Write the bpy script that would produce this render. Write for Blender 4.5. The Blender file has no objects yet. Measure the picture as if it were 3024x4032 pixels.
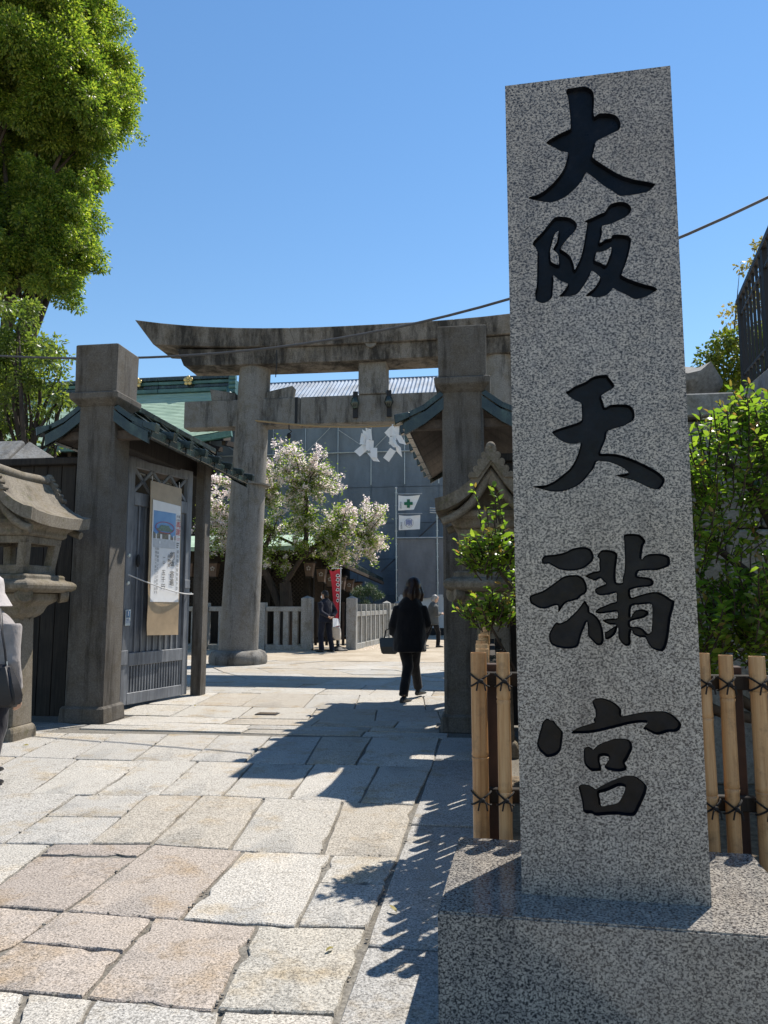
import bpy, bmesh, math, random
import numpy as np
from mathutils import Vector, Matrix, noise
from mathutils.geometry import delaunay_2d_cdt
PI = math.pi
R = math.radians
rnd = random.Random(7)
scn = bpy.context.scene
COL = scn.collection

# ------------------------------------------------------------------ camera, sky, sun, exposure
cam_d = bpy.data.cameras.new("camera")
cam_d.sensor_fit = 'VERTICAL'
cam_d.sensor_height = 36.0
cam_d.lens = 26.33
cam_d.clip_start = 0.05
cam_d.clip_end = 900
cam = bpy.data.objects.new("camera", cam_d)
COL.objects.link(cam)
cam.location = (0, 0, 1.33)
cam.rotation_euler = (R(90 + 6.837), 0, R(8.068))
scn.camera = cam

SUN_EL, SUN_AZ = R(58), R(33)           # azimuth from +Y towards +X
TO_SUN = Vector((math.sin(SUN_AZ) * math.cos(SUN_EL), math.cos(SUN_AZ) * math.cos(SUN_EL), math.sin(SUN_EL)))
world = bpy.data.worlds.new("World")
scn.world = world
world.use_nodes = True
wnt = world.node_tree
bg = wnt.nodes.get("Background") or wnt.nodes.new("ShaderNodeBackground")
sky = wnt.nodes.new("ShaderNodeTexSky")
sky.sky_type = 'NISHITA'
sky.sun_disc = False
sky.sun_elevation = SUN_EL
sky.sun_rotation = SUN_AZ
sky.altitude = 0
sky.air_density = 1.25
sky.dust_density = 0.0
sky.ozone_density = 1.7
hs = wnt.nodes.new("ShaderNodeHueSaturation")      # the clear deep blue of the day, the same all over the sky
hs.inputs["Saturation"].default_value = 1.19
wnt.links.new(sky.outputs[0], hs.inputs["Color"])
wnt.links.new(hs.outputs[0], bg.inputs[0])
bg.inputs[1].default_value = 0.106
sun_d = bpy.data.lights.new("sun", 'SUN')
sun_d.energy = 5.0
sun_d.angle = R(0.53)
sun_d.color = (1.0, 0.93, 0.83)
sun = bpy.data.objects.new("sun", sun_d)
COL.objects.link(sun)
sun.rotation_euler = TO_SUN.to_track_quat('Z', 'Y').to_euler()
sun.location = TO_SUN * 60
scn.view_settings.view_transform = 'Standard'
scn.view_settings.look = 'None'
scn.view_settings.gamma = 1
scn.view_settings.use_curve_mapping = False
scn.view_settings.exposure = 0.56
scn.cycles.max_bounces = 6
scn.cycles.transparent_max_bounces = 8
scn.cycles.use_denoising = True

# ------------------------------------------------------------------ naming helpers
class Thing:
    """an Empty at the base of a thing that parents its parts; parts are given in world or in local space"""
    def __init__(s, name, loc, label=None, cat=None, group=None, kind=None, rz=0):
        s.o = bpy.data.objects.new(name, None)
        s.o.empty_display_size = 0.1
        COL.objects.link(s.o)
        s.o.location = loc
        s.o.rotation_euler = (0, 0, rz)
        s.M = Matrix.Translation(Vector(loc)) @ Matrix.Rotation(rz, 4, 'Z')
        tag(s.o, label, cat, group, kind)

def tag(o, label=None, cat=None, group=None, kind=None):
    if label: o["label"] = label
    if cat: o["category"] = cat
    if group: o["group"] = group
    if kind: o["kind"] = kind
    return o

def copy_tree(o, parent=None):
    c = o.copy()
    COL.objects.link(c)
    if parent is not None:
        c.parent = parent
    for ch in list(o.children):
        copy_tree(ch, c)
    return c

class MB:
    """collects simple solids and links them as one mesh object"""
    def __init__(s):
        s.v = []; s.f = []
    def add(s, vs, fs):
        n = len(s.v)
        s.v += [tuple(v) for v in vs]
        s.f += [tuple(i + n for i in f) for f in fs]
        return s
    def hexa(s, p):      # p: 4 bottom (ccw from above) + 4 top
        return s.add(p, [(3, 2, 1, 0), (4, 5, 6, 7), (0, 1, 5, 4), (1, 2, 6, 5), (2, 3, 7, 6), (3, 0, 4, 7)])
    def box(s, c, d, rz=0, top=1.0, M=None):
        hx, hy, hz = d[0] / 2, d[1] / 2, d[2] / 2
        ps = []
        for z, k in ((-hz, 1.0), (hz, top)):
            for x, y in ((-hx, -hy), (hx, -hy), (hx, hy), (-hx, hy)):
                v = Vector((x * k, y * k, z))
                if rz: v = Matrix.Rotation(rz, 3, 'Z') @ v
                if M: v = M @ v
                ps.append(v + Vector(c))
        return s.hexa(ps)
    def b2(s, a, b):     # box by two corners
        return s.box([(a[i] + b[i]) / 2 for i in range(3)], [abs(b[i] - a[i]) for i in range(3)])
    def bar(s, a, b, w, h, up=(0, 0, 1)):
        a, b = Vector(a), Vector(b)
        d = (b - a).normalized()
        u = Vector(up)
        x = d.cross(u)
        if x.length < 1e-4: x = d.cross(Vector((1, 0, 0)))
        x.normalize(); u = x.cross(d).normalized()
        P = []
        for p in (a, b):
            P.append([p - x * w / 2 - u * h / 2, p + x * w / 2 - u * h / 2, p + x * w / 2 + u * h / 2, p - x * w / 2 + u * h / 2])
        return s.add(P[0] + P[1], [(0, 1, 2, 3), (7, 6, 5, 4), (0, 4, 5, 1), (1, 5, 6, 2), (2, 6, 7, 3), (3, 7, 4, 0)])
    def loft(s, rings, closed=True, cap=True):
        n = len(rings[0]); base = len(s.v)
        for r in rings: s.v += [tuple(p) for p in r]
        m = n if closed else n - 1
        for i in range(len(rings) - 1):
            for j in range(m):
                a = base + i * n + j; b = base + i * n + (j + 1) % n
                s.f.append((a, b, b + n, a + n))
        if cap and closed:
            s.f.append(tuple(base + j for j in range(n - 1, -1, -1)))
            s.f.append(tuple(base + (len(rings) - 1) * n + j for j in range(n)))
        return s
    def tube(s, pts, rad, n=8, sq=None):
        pts = [Vector(p) for p in pts]
        if not hasattr(rad, '__len__'): rad = [rad] * len(pts)
        rings = []; px = None
        for i, p in enumerate(pts):
            d = (pts[min(i + 1, len(pts) - 1)] - pts[max(i - 1, 0)])
            d = d.normalized() if d.length > 1e-9 else Vector((0, 0, 1))
            if px is None:
                px = d.cross(Vector((0.13, 0.2, 1)) if abs(d.z) < 0.9 else Vector((1, 0.1, 0))).normalized()
            px = (px - d * px.dot(d))
            px = px.normalized() if px.length > 1e-6 else d.orthogonal().normalized()
            py = d.cross(px)
            r = rad[i]; ry = r * (sq if sq else 1)
            rings.append([p + px * (math.cos(2 * PI * k / n) * r) + py * (math.sin(2 * PI * k / n) * ry) for k in range(n)])
        return s.loft(rings)
    def lathe(s, prof, n=24, c=(0, 0, 0), sq=1.0, rot=0):
        rings = [[(c[0] + r * math.cos(2 * PI * k / n + rot), c[1] + sq * r * math.sin(2 * PI * k / n + rot), c[2] + z) for k in range(n)] for r, z in prof]
        return s.loft(rings)
    def ell(s, c, r, n=14, m=9):
        rings = []
        for i in range(m):
            t = -PI / 2 + PI * (i + 0.15) / (m - 0.7)
            rings.append([(c[0] + r[0] * math.cos(t) * math.cos(2 * PI * k / n), c[1] + r[1] * math.cos(t) * math.sin(2 * PI * k / n), c[2] + r[2] * math.sin(t)) for k in range(n)])
        return s.loft(rings)
    def extr(s, poly, vec):
        n = len(poly); v = Vector(vec)
        p = [Vector(q) for q in poly]
        return s.add(p + [q + v for q in p], [tuple(range(n - 1, -1, -1)), tuple(range(n, 2 * n))] + [(i, (i + 1) % n, n + (i + 1) % n, n + i) for i in range(n)])
    def build(s, name, mat, T=None, local=False, bevel=0, seg=1, smooth=0, mat2=None, kind=None, parent=None, color=None, loc=None):
        me = bpy.data.meshes.new(name)
        vs = s.v
        Mi = None
        if T is not None and not local:
            Mi = T.M.inverted()
        elif loc is not None:
            Mi = Matrix.Translation(-Vector(loc))
        if Mi is not None:
            vs = [tuple(Mi @ Vector(v)) for v in vs]
        me.from_pydata(vs, [], s.f)
        bm = bmesh.new(); bm.from_mesh(me)
        bmesh.ops.recalc_face_normals(bm, faces=bm.faces)
        if bevel:
            es = [e for e in bm.edges if len(e.link_faces) == 2 and e.calc_face_angle(0) > 0.45]
            bmesh.ops.bevel(bm, geom=es, offset=bevel, segments=seg, affect='EDGES', clamp_overlap=True)
        bm.to_mesh(me); bm.free()
        if smooth:
            me.polygons.foreach_set("use_smooth", [True] * len(me.polygons))
            me.set_sharp_from_angle(angle=R(smooth))
        me.materials.append(mat)
        o = bpy.data.objects.new(name, me)
        COL.objects.link(o)
        if T is not None: o.parent = T.o
        if parent is not None: o.parent = parent
        if loc is not None and T is None: o.location = loc
        if kind: o["kind"] = kind
        if color: o.color = color
        return o

# ------------------------------------------------------------------ materials
MATS = {}
class NT:
    def __init__(s, name, rough=0.6, spec=0.5):
        s.m = bpy.data.materials.new(name)
        s.m.use_nodes = True
        s.t = s.m.node_tree
        s.b = s.t.nodes["Principled BSDF"]
        s.b.inputs["Roughness"].default_value = rough
        s.b.inputs["Specular IOR Level"].default_value = spec
        tc = s.t.nodes.new("ShaderNodeTexCoord")
        s.obj = tc.outputs["Object"]
        MATS[name] = s.m
    def n(s, t, **k):
        nd = s.t.nodes.new("ShaderNode" + t)
        for a, v in k.items():
            if a in nd.inputs.keys() if hasattr(nd.inputs, 'keys') else False:
                s.put(nd.inputs[a], v)
            else:
                setattr(nd, a, v)
        return nd
    def put(s, sock, v):
        if hasattr(v, 'is_output'): s.t.links.new(v, sock)
        else: sock.default_value = v
    def map(s, scale=(1, 1, 1), src=None, rot=(0, 0, 0)):
        nd = s.t.nodes.new("ShaderNodeMapping")
        nd.inputs["Scale"].default_value = scale
        nd.inputs["Rotation"].default_value = rot
        s.t.links.new(src or s.obj, nd.inputs["Vector"])
        return nd.outputs[0]
    def noise(s, scale, detail=3, rough=0.55, vec=None, dist=0):
        nd = s.t.nodes.new("ShaderNodeTexNoise")
        nd.inputs["Scale"].default_value = scale
        nd.inputs["Detail"].default_value = detail
        nd.inputs["Roughness"].default_value = rough
        nd.inputs["Distortion"].default_value = dist
        s.t.links.new(vec or s.obj, nd.inputs["Vector"])
        return nd.outputs["Fac"]
    def voro(s, scale, vec=None, feature='F1', out="Distance"):
        nd = s.t.nodes.new("ShaderNodeTexVoronoi")
        nd.feature = feature
        nd.inputs["Scale"].default_value = scale
        s.t.links.new(vec or s.obj, nd.inputs["Vector"])
        return nd.outputs[out]
    def ramp(s, fac, stops, interp='LINEAR'):
        nd = s.t.nodes.new("ShaderNodeValToRGB")
        cr = nd.color_ramp
        cr.interpolation = interp
        while len(cr.elements) < len(stops): cr.elements.new(0.5)
        for e, (p, c) in zip(cr.elements, stops):
            e.position = p
            e.color = (c, c, c, 1) if not hasattr(c, '__len__') else (c[0], c[1], c[2], 1)
        s.t.links.new(fac, nd.inputs[0])
        return nd.outputs[0]
    def mix(s, a, b, fac, mode='MIX'):
        nd = s.t.nodes.new("ShaderNodeMix")
        nd.data_type = 'RGBA'; nd.blend_type = mode
        s.put(nd.inputs[0], fac)
        for sock, v in ((nd.inputs[6], a), (nd.inputs[7], b)):
            if hasattr(v, 'is_output'): s.t.links.new(v, sock)
            else: sock.default_value = (v[0], v[1], v[2], 1) if hasattr(v, '__len__') else (v, v, v, 1)
        return nd.outputs[2]
    def math(s, op, a, b=0.0):
        nd = s.t.nodes.new("ShaderNodeMath"); nd.operation = op
        s.put(nd.inputs[0], a); s.put(nd.inputs[1], b)
        return nd.outputs[0]
    def col(s, c):
        if hasattr(c, 'is_output'): s.t.links.new(c, s.b.inputs["Base Color"])
        else: s.b.inputs["Base Color"].default_value = (c[0], c[1], c[2], 1)
        return s
    def rough(s, v):
        s.put(s.b.inputs["Roughness"], v); return s
    def bump(s, h, strength=0.3, dist=0.01):
        nd = s.t.nodes.new("ShaderNodeBump")
        nd.inputs["Strength"].default_value = strength
        nd.inputs["Distance"].default_value = dist
        s.t.links.new(h, nd.inputs["Height"])
        s.t.links.new(nd.outputs[0], s.b.inputs["Normal"])
        return s
    def objcol(s):
        return s.t.nodes.new("ShaderNodeObjectInfo").outputs["Color"]
    def objrnd(s):
        return s.t.nodes.new("ShaderNodeObjectInfo").outputs["Random"]
    def island(s):
        return s.t.nodes.new("ShaderNodeNewGeometry").outputs["Random Per Island"]

def plain(name, c, rough=0.6, var=0.18, scale=12, metal=0.0, bump=0.0):
    x = NT(name, rough)
    f = x.noise(scale, 4, 0.6)
    x.col(x.mix([v * (1 - var) for v in c], [min(1, v * (1 + var)) for v in c], x.ramp(f, [(0.3, 0), (0.7, 1)])))
    x.b.inputs["Metallic"].default_value = metal
    if bump: x.bump(x.noise(scale * 4, 3), bump, 0.005)
    return x.m

def granite(name, dark, mid, lite, scale, rough, bumpy=0.0, stretch=(1, 1, 1), warm=None):
    x = NT(name, rough)
    v = x.map(stretch)
    a = x.noise(scale, 2.5, 0.65, v, 0.6)
    b = x.voro(scale * 1.6, v, out="Color")
    s1 = x.ramp(a, [(0.41, dark), (0.48, mid), (0.53, lite), (0.68, [c * 0.85 for c in lite])])
    s2 = x.ramp(b, [(0.25, dark), (0.5, mid), (0.8, lite)])
    c = x.mix(s1, s2, 0.22)
    cl = x.noise(scale * 0.22, 3, 0.6)
    c = x.mix(c, x.mix(c, (0.74, 0.75, 0.78), 1.0, 'MULTIPLY'), x.ramp(cl, [(0.4, 0), (0.62, 1)]))
    big = x.noise(2.2, 4, 0.6)
    c = x.mix(c, x.mix(c, warm or (0.9, 0.86, 0.8), 1.0, 'MULTIPLY'), x.ramp(big, [(0.35, 0), (0.65, 1)]))
    run = x.noise(1.5, 6, 0.7, x.map((5, 5, 0.35)))
    c = x.mix(c, x.mix(c, (0.66, 0.66, 0.68), 1.0, 'MULTIPLY'), x.math('MULTIPLY', x.ramp(run, [(0.52, 0), (0.7, 1)]), 0.8))
    x.col(c)
    if bumpy: x.bump(x.noise(scale * 0.8, 4, 0.7), bumpy, 0.004)
    return x

def weathered(name, base, stain, amount=0.5, rough=0.9, fine=140, bumpy=0.35, streak=(2.2, 2.2, 0.35), moss=None, thr=0.5):
    x = NT(name, rough, 0.25)
    g = x.noise(fine * 0.5, 4, 0.8)
    c = x.mix([v * 0.6 for v in base], [min(1, v * 1.4) for v in base], x.ramp(g, [(0.3, 0), (0.7, 1)]))
    st = x.noise(1.3, 7, 0.74, x.map(streak), 0.15)
    c = x.mix(c, stain, x.math('MULTIPLY', x.ramp(st, [(thr, 0), (thr + 0.17, 1)]), amount))
    bl = x.noise(4.5, 5, 0.7)
    c = x.mix(c, x.mix(c, (0.78, 0.72, 0.62), 1.0, 'MULTIPLY'), x.ramp(bl, [(0.45, 0), (0.7, 1)]))
    if moss:
        c = x.mix(c, moss, x.math('MULTIPLY', x.ramp(x.noise(9, 5, 0.75), [(0.55, 0), (0.68, 1)]), 0.55))
    x.col(c)
    x.bump(x.mix(g, bl, 0.4), bumpy, 0.006)
    return x.m

def wood(name, c1, c2, rough=0.75, scale=9, along='z'):
    x = NT(name, rough, 0.3)
    sc = {'z': (scale, scale, scale * 0.07), 'x': (scale * 0.07, scale, scale), 'y': (scale, scale * 0.07, scale)}[along]
    v = x.map(sc)
    g = x.noise(3.0, 6, 0.7, v, 0.9)
    c = x.mix(c1, c2, x.ramp(g, [(0.32, 0), (0.68, 1)]))
    c = x.mix(c, x.mix(c, (0.6, 0.62, 0.66), 1.0, 'MULTIPLY'), x.ramp(x.noise(2.2, 4, 0.6), [(0.4, 0), (0.7, 1)]))
    x.col(c); x.bump(g, 0.35, 0.004)
    return x.m

def leafmat(name, c1, c2, c3, trans=0.45, rough=0.4, tcol=None, spec=0.5):
    x = NT(name, rough, spec)
    i = x.island()
    c = x.ramp(i, [(0.0, c1), (0.55, c2), (1.0, c3)])
    x.col(c)
    tr = x.t.nodes.new("ShaderNodeBsdfTranslucent")
    x.t.links.new(x.mix(c, tcol or (1.6, 1.75, 0.7), 1.0, 'MULTIPLY'), tr.inputs["Color"])
    ms = x.t.nodes.new("ShaderNodeMixShader")
    ms.inputs[0].default_value = trans
    x.t.links.new(x.b.outputs[0], ms.inputs[1]); x.t.links.new(tr.outputs[0], ms.inputs[2])
    x.t.links.new(ms.outputs[0], x.t.nodes["Material Output"].inputs["Surface"])
    return x.m

g = granite("sign_granite", (0.028, 0.028, 0.033), (0.15, 0.148, 0.146), (0.48, 0.455, 0.415), 122, 0.3, 0.0, (1, 1, 1.25), (0.93, 0.9, 0.86))
G_SIGN = g.m
g = granite("base_granite", (0.026, 0.026, 0.029), (0.14, 0.136, 0.132), (0.43, 0.405, 0.365), 118, 0.13, 0.0, (1, 1, 1.2), (0.95, 0.92, 0.88))
G_BASE = g.m
def mk_slab():
    x = NT("paving_granite", 0.85, 0.25)
    c = x.objcol()
    a = x.noise(105, 3, 0.7)
    b = x.noise(230, 2, 0.6)
    c2 = x.mix(c, x.ramp(a, [(0.36, 0.38), (0.49, 0.9), (0.63, 1.25)]), 1.0, 'MULTIPLY')
    c2 = x.mix(c2, x.ramp(b, [(0.38, 0.6), (0.58, 1.12)]), 0.7, 'MULTIPLY')
    rndv = x.objrnd()
    w = x.t.nodes.new("ShaderNodeVectorMath"); w.operation = 'ADD'
    x.t.links.new(x.obj, w.inputs[0])
    cx = x.t.nodes.new("ShaderNodeCombineXYZ")
    x.t.links.new(x.math('MULTIPLY', rndv, 37.0), cx.inputs[2])
    x.t.links.new(cx.outputs[0], w.inputs[1])
    big = x.noise(2.6, 5, 0.7, w.outputs[0])
    c2 = x.mix(c2, x.mix(c2, (0.86, 0.74, 0.56), 1.0, 'MULTIPLY'), x.ramp(big, [(0.52, 0), (0.72, 1)]))
    dirt = x.noise(11, 6, 0.75, w.outputs[0])
    c2 = x.mix(c2, x.mix(c2, (0.62, 0.6, 0.57), 1.0, 'MULTIPLY'), x.ramp(dirt, [(0.54, 0), (0.74, 1)]))
    x.col(c2)
    x.bump(x.mix(a, x.noise(24, 5, 0.75, w.outputs[0]), 0.55), 0.8, 0.012)
    return x.m
M_SLAB = mk_slab()
def mk_ground(name, c1, c2, fine, bump=0.5):
    x = NT(name, 0.95, 0.15)
    a = x.noise(fine, 5, 0.75)
    b = x.noise(1.2, 5, 0.65)
    c = x.mix(c1, c2, x.ramp(a, [(0.35, 0), (0.66, 1)]))
    c = x.mix(c, x.mix(c, (0.75, 0.72, 0.68), 1.0, 'MULTIPLY'), x.ramp(b, [(0.4, 0), (0.65, 1)]))
    x.col(c); x.bump(a, bump, 0.01)
    return x.m
M_JOINT = mk_ground("sand_joint", (0.10, 0.095, 0.085), (0.27, 0.255, 0.225), 60)
M_GRAVEL = mk_ground("yard_sand", (0.34, 0.29, 0.225), (0.52, 0.46, 0.37), 30)
M_SOIL = mk_ground("bed_soil", (0.1, 0.08, 0.06), (0.26, 0.21, 0.15), 22, 0.8)
M_STONE = weathered("gate_stone", (0.115, 0.107, 0.096), (0.025, 0.022, 0.02), 0.8, streak=(5, 5, 0.5))
M_TORII = weathered("torii_stone", (0.205, 0.198, 0.184), (0.02, 0.019, 0.019), 0.8, fine=90, streak=(3.0, 3.0, 0.45))
M_TORIIB = weathered("torii_beam_stone", (0.19, 0.175, 0.155), (0.012, 0.012, 0.012), 0.85, fine=90, streak=(1.6, 1.6, 0.4), thr=0.43)
M_LANT = weathered("lantern_stone", (0.19, 0.168, 0.135), (0.04, 0.034, 0.026), 0.75, fine=110, moss=(0.1, 0.1, 0.05))
M_FENCE = weathered("fence_granite", (0.33, 0.33, 0.32), (0.1, 0.095, 0.09), 0.55, fine=70)
M_WALLST = weathered("wall_stone", (0.22, 0.22, 0.215), (0.04, 0.04, 0.04), 0.6, fine=60)
M_CONC = weathered("concrete", (0.33, 0.32, 0.3), (0.12, 0.11, 0.1), 0.5, fine=50)
M_DARKWOOD = wood("dark_weathered_wood", (0.012, 0.010, 0.009), (0.042, 0.035, 0.029))
M_HALLWOOD = wood("hall_timber", (0.012, 0.009, 0.007), (0.04, 0.029, 0.02))
M_SOFFIT = wood("soffit_wood", (0.05, 0.039, 0.031), (0.105, 0.082, 0.064), along='y')
M_DOOR = wood("door_grey_wood", (0.105, 0.112, 0.125), (0.26, 0.275, 0.30), 0.5, 7)
M_DOORDK = wood("door_panel_wood", (0.07, 0.078, 0.09), (0.2, 0.215, 0.24), 0.5, 12)
def mk_copper(name, c1, c2, c3, rough, scale):
    x = NT(name, rough, 0.6)
    a = x.noise(scale, 5, 0.7, x.map((1, 1, 0.5)))
    c = x.ramp(a, [(0.3, c1), (0.52, c2), (0.72, c3)])
    c = x.mix(c, x.mix(c, (0.72, 0.76, 0.72), 1.0, 'MULTIPLY'), x.ramp(x.noise(2.0, 4, 0.7, x.map((0.4, 5.5, 5.5))), [(0.4, 0), (0.62, 1)]))
    x.col(c); x.rough(x.ramp(a, [(0.3, rough * 0.7), (0.7, min(1, rough * 1.4))]))
    x.b.inputs["Metallic"].default_value = 0.06
    return x.m
M_COPDK = mk_copper("aged_copper", (0.010, 0.013, 0.0125), (0.022, 0.032, 0.028), (0.085, 0.135, 0.11), 0.2, 5)
M_COPGR = mk_copper("verdigris_copper", (0.28, 0.4, 0.30), (0.34, 0.47, 0.36), (0.41, 0.54, 0.43), 0.75, 1.2)
M_COPRIDGE = mk_copper("ridge_copper", (0.03, 0.085, 0.085), (0.06, 0.15, 0.145), (0.12, 0.25, 0.23), 0.5, 1.5)
M_BLACK = plain("black_iron", (0.006, 0.0065, 0.008), 0.65)
M_ROPE = plain("black_rope", (0.012, 0.011, 0.011), 0.9, 0.4, 200)
M_STRAW = plain("straw_rope", (0.3, 0.22, 0.12), 0.9, 0.3, 90)
M_GREYWIRE = plain("grey_cable", (0.07, 0.07, 0.075), 0.6)
M_WHITE = plain("white_paper", (0.78, 0.78, 0.78), 0.7, 0.04)
M_CLOTHW = plain("white_cloth", (0.8, 0.8, 0.8), 0.9, 0.04, 6)
M_GREEN = plain("green_print", (0.01, 0.13, 0.065), 0.7, 0.05)
M_BLUE = plain("blue_print", (0.04, 0.09, 0.36), 0.7, 0.05)
M_INK = plain("black_ink", (0.03, 0.03, 0.035), 0.6, 0.05)
M_GREYINK = plain("grey_ink", (0.16, 0.17, 0.18), 0.6, 0.05)
M_REDINK = plain("red_ink", (0.5, 0.045, 0.05), 0.6, 0.1)
M_TAN = plain("tan_backing", (0.33, 0.24, 0.15), 0.35, 0.2, 5)
M_STEEL = plain("galvanised_pipe", (0.42, 0.46, 0.48), 0.4, 0.15, 20, 0.6)
M_RED = plain("red_cloth", (0.55, 0.03, 0.05), 0.8, 0.15, 6)
M_GOLD = plain("gilt", (0.62, 0.47, 0.2), 0.4, 0.15, 20, 0.5)
def mk_paint():
    x = NT("black_paint", 0.34, 0.2)
    a = x.noise(14, 5, 0.7)
    x.col(x.ramp(a, [(0.35, (0.0012, 0.0018, 0.003)), (0.6, (0.004, 0.006, 0.011)), (0.78, (0.013, 0.014, 0.018))]))
    x.rough(x.ramp(x.noise(30, 4, 0.7), [(0.3, 0.25), (0.7, 0.5)]))
    x.bump(x.noise(40, 4, 0.7), 0.25, 0.003)
    return x.m
M_PAINT = mk_paint()
def mk_bamboo():
    x = NT("dried_bamboo", 0.38, 0.45)
    v = x.map((30, 30, 1.2))
    a = x.noise(2.0, 5, 0.7, v)
    c = x.ramp(a, [(0.3, (0.36, 0.21, 0.095)), (0.5, (0.54, 0.355, 0.185)), (0.72, (0.64, 0.47, 0.28))])
    r = x.objrnd()
    c = x.mix(c, x.mix(c, (0.72, 0.6, 0.5), 1.0, 'MULTIPLY'), x.ramp(r, [(0.1, 0), (0.9, 1.0)]))
    c = x.mix(c, (0.14, 0.09, 0.05), x.math('MULTIPLY', x.ramp(x.noise(7, 6, 0.8), [(0.52, 0), (0.72, 1)]), 0.75))
    x.col(c); x.bump(a, 0.15, 0.002)
    return x.m
M_BAMBOO = mk_bamboo()
def mk_sheet(name, c, rough=0.75):
    x = NT(name, rough, 0.3)
    a = x.noise(1.4, 5, 0.6, x.map((1, 1, 0.35)))
    c0 = x.mix([v * 0.75 for v in c], [v * 1.25 for v in c], x.ramp(a, [(0.3, 0), (0.7, 1)]))
    b = x.noise(0.5, 3)
    x.col(x.mix(c0, x.mix(c0, (0.75, 0.78, 0.85), 1.0, 'MULTIPLY'), b))
    x.bump(x.noise(2.2, 5, 0.65, x.map((1, 1, 2.0))), 0.5, 0.06)
    return x.m
M_SHEET = mk_sheet("scaffold_mesh", (0.17, 0.205, 0.235))
M_SHEETUP = mk_sheet("scaffold_mesh_upper", (0.18, 0.215, 0.24))
M_SHEETGR = mk_sheet("grey_sheet", (0.21, 0.215, 0.225))
M_ROOFW = plain("white_corrugated", (0.17, 0.225, 0.30), 0.75, 0.5, 0.9, 0.0)
M_PANELW = plain("white_panel", (0.6, 0.6, 0.6), 0.6, 0.06, 2)
M_CAMPHOR = leafmat("camphor_leaf", (0.06, 0.115, 0.024), (0.145, 0.205, 0.038), (0.34, 0.365, 0.075), 0.52, 0.42)
M_DARKLEAF = leafmat("evergreen_leaf", (0.08, 0.12, 0.035), (0.13, 0.175, 0.05), (0.22, 0.25, 0.075), 0.5, 0.4)
M_PLUM = leafmat("plum_leaf", (0.07, 0.13, 0.022), (0.125, 0.2, 0.032), (0.23, 0.29, 0.05), 0.58, 0.3)
M_PLUMTIP = leafmat("plum_tip_leaf", (0.14, 0.15, 0.03), (0.2, 0.16, 0.05), (0.26, 0.15, 0.07), 0.5, 0.35, (1.5, 1.4, 0.8))
M_CHERLEAF = leafmat("cherry_leaf", (0.1, 0.17, 0.03), (0.17, 0.235, 0.045), (0.25, 0.28, 0.07), 0.5, 0.4)
M_BLOSSOM = leafmat("cherry_blossom", (0.8, 0.66, 0.66), (0.88, 0.8, 0.78), (0.92, 0.88, 0.85), 0.62, 0.7, (1, 1, 1), 0.1)
M_YELLOW = leafmat("yellow_leaf", (0.18, 0.17, 0.04), (0.28, 0.24, 0.07), (0.36, 0.3, 0.12), 0.4, 0.5, (1.3, 1.3, 0.8))
M_HEDGE = leafmat("hedge_leaf", (0.06, 0.1, 0.015), (0.1, 0.14, 0.02), (0.2, 0.2, 0.03), 0.4, 0.45)
M_PINE = leafmat("pine_needle", (0.02, 0.05, 0.02), (0.035, 0.075, 0.028), (0.06, 0.1, 0.04), 0.2, 0.5)
M_BARK = wood("bark", (0.03, 0.022, 0.017), (0.085, 0.065, 0.05), 0.9, 6)
M_SKIN = plain("skin", (0.5, 0.3, 0.21), 0.5, 0.08)
def cloth(name, c, rough=0.9):
    x = NT(name, rough, 0.15)
    x.b.inputs["Sheen Weight"].default_value = 0.15
    f = x.noise(7, 5, 0.6)
    x.col(x.mix([v * 0.75 for v in c], [v * 1.2 for v in c], x.ramp(f, [(0.3, 0), (0.7, 1)])))
    x.bump(x.noise(9, 4, 0.6, x.map((1, 1, 0.5))), 0.6, 0.03)
    return x.m
M_COATBLK = cloth("black_coat", (0.008, 0.008, 0.010))
M_TROUBLK = cloth("black_trousers", (0.010, 0.010, 0.012))
M_SUIT = cloth("navy_suit", (0.011, 0.014, 0.026))
M_JACKET = cloth("grey_tweed", (0.075, 0.08, 0.08))
M_HOODIE = cloth("mauve_grey_sweatshirt", (0.30, 0.275, 0.265))
M_HAT = cloth("white_cotton", (0.46, 0.425, 0.415))
M_HAIRBLK = wood("black_hair", (0.006, 0.005, 0.005), (0.02, 0.016, 0.014), 0.4, 30)
M_HAIRBR = wood("brown_hair", (0.012, 0.007, 0.005), (0.05, 0.024, 0.013), 0.4, 30)
M_HAIRGR = wood("grey_hair", (0.14, 0.14, 0.14), (0.42, 0.42, 0.42), 0.5, 30)
M_LEATHER = plain("black_leather", (0.012, 0.012, 0.014), 0.35, 0.3, 30)
M_NYLON = plain("black_nylon", (0.008, 0.008, 0.011), 0.55, 0.3, 12, 0, 0.3)

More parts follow.
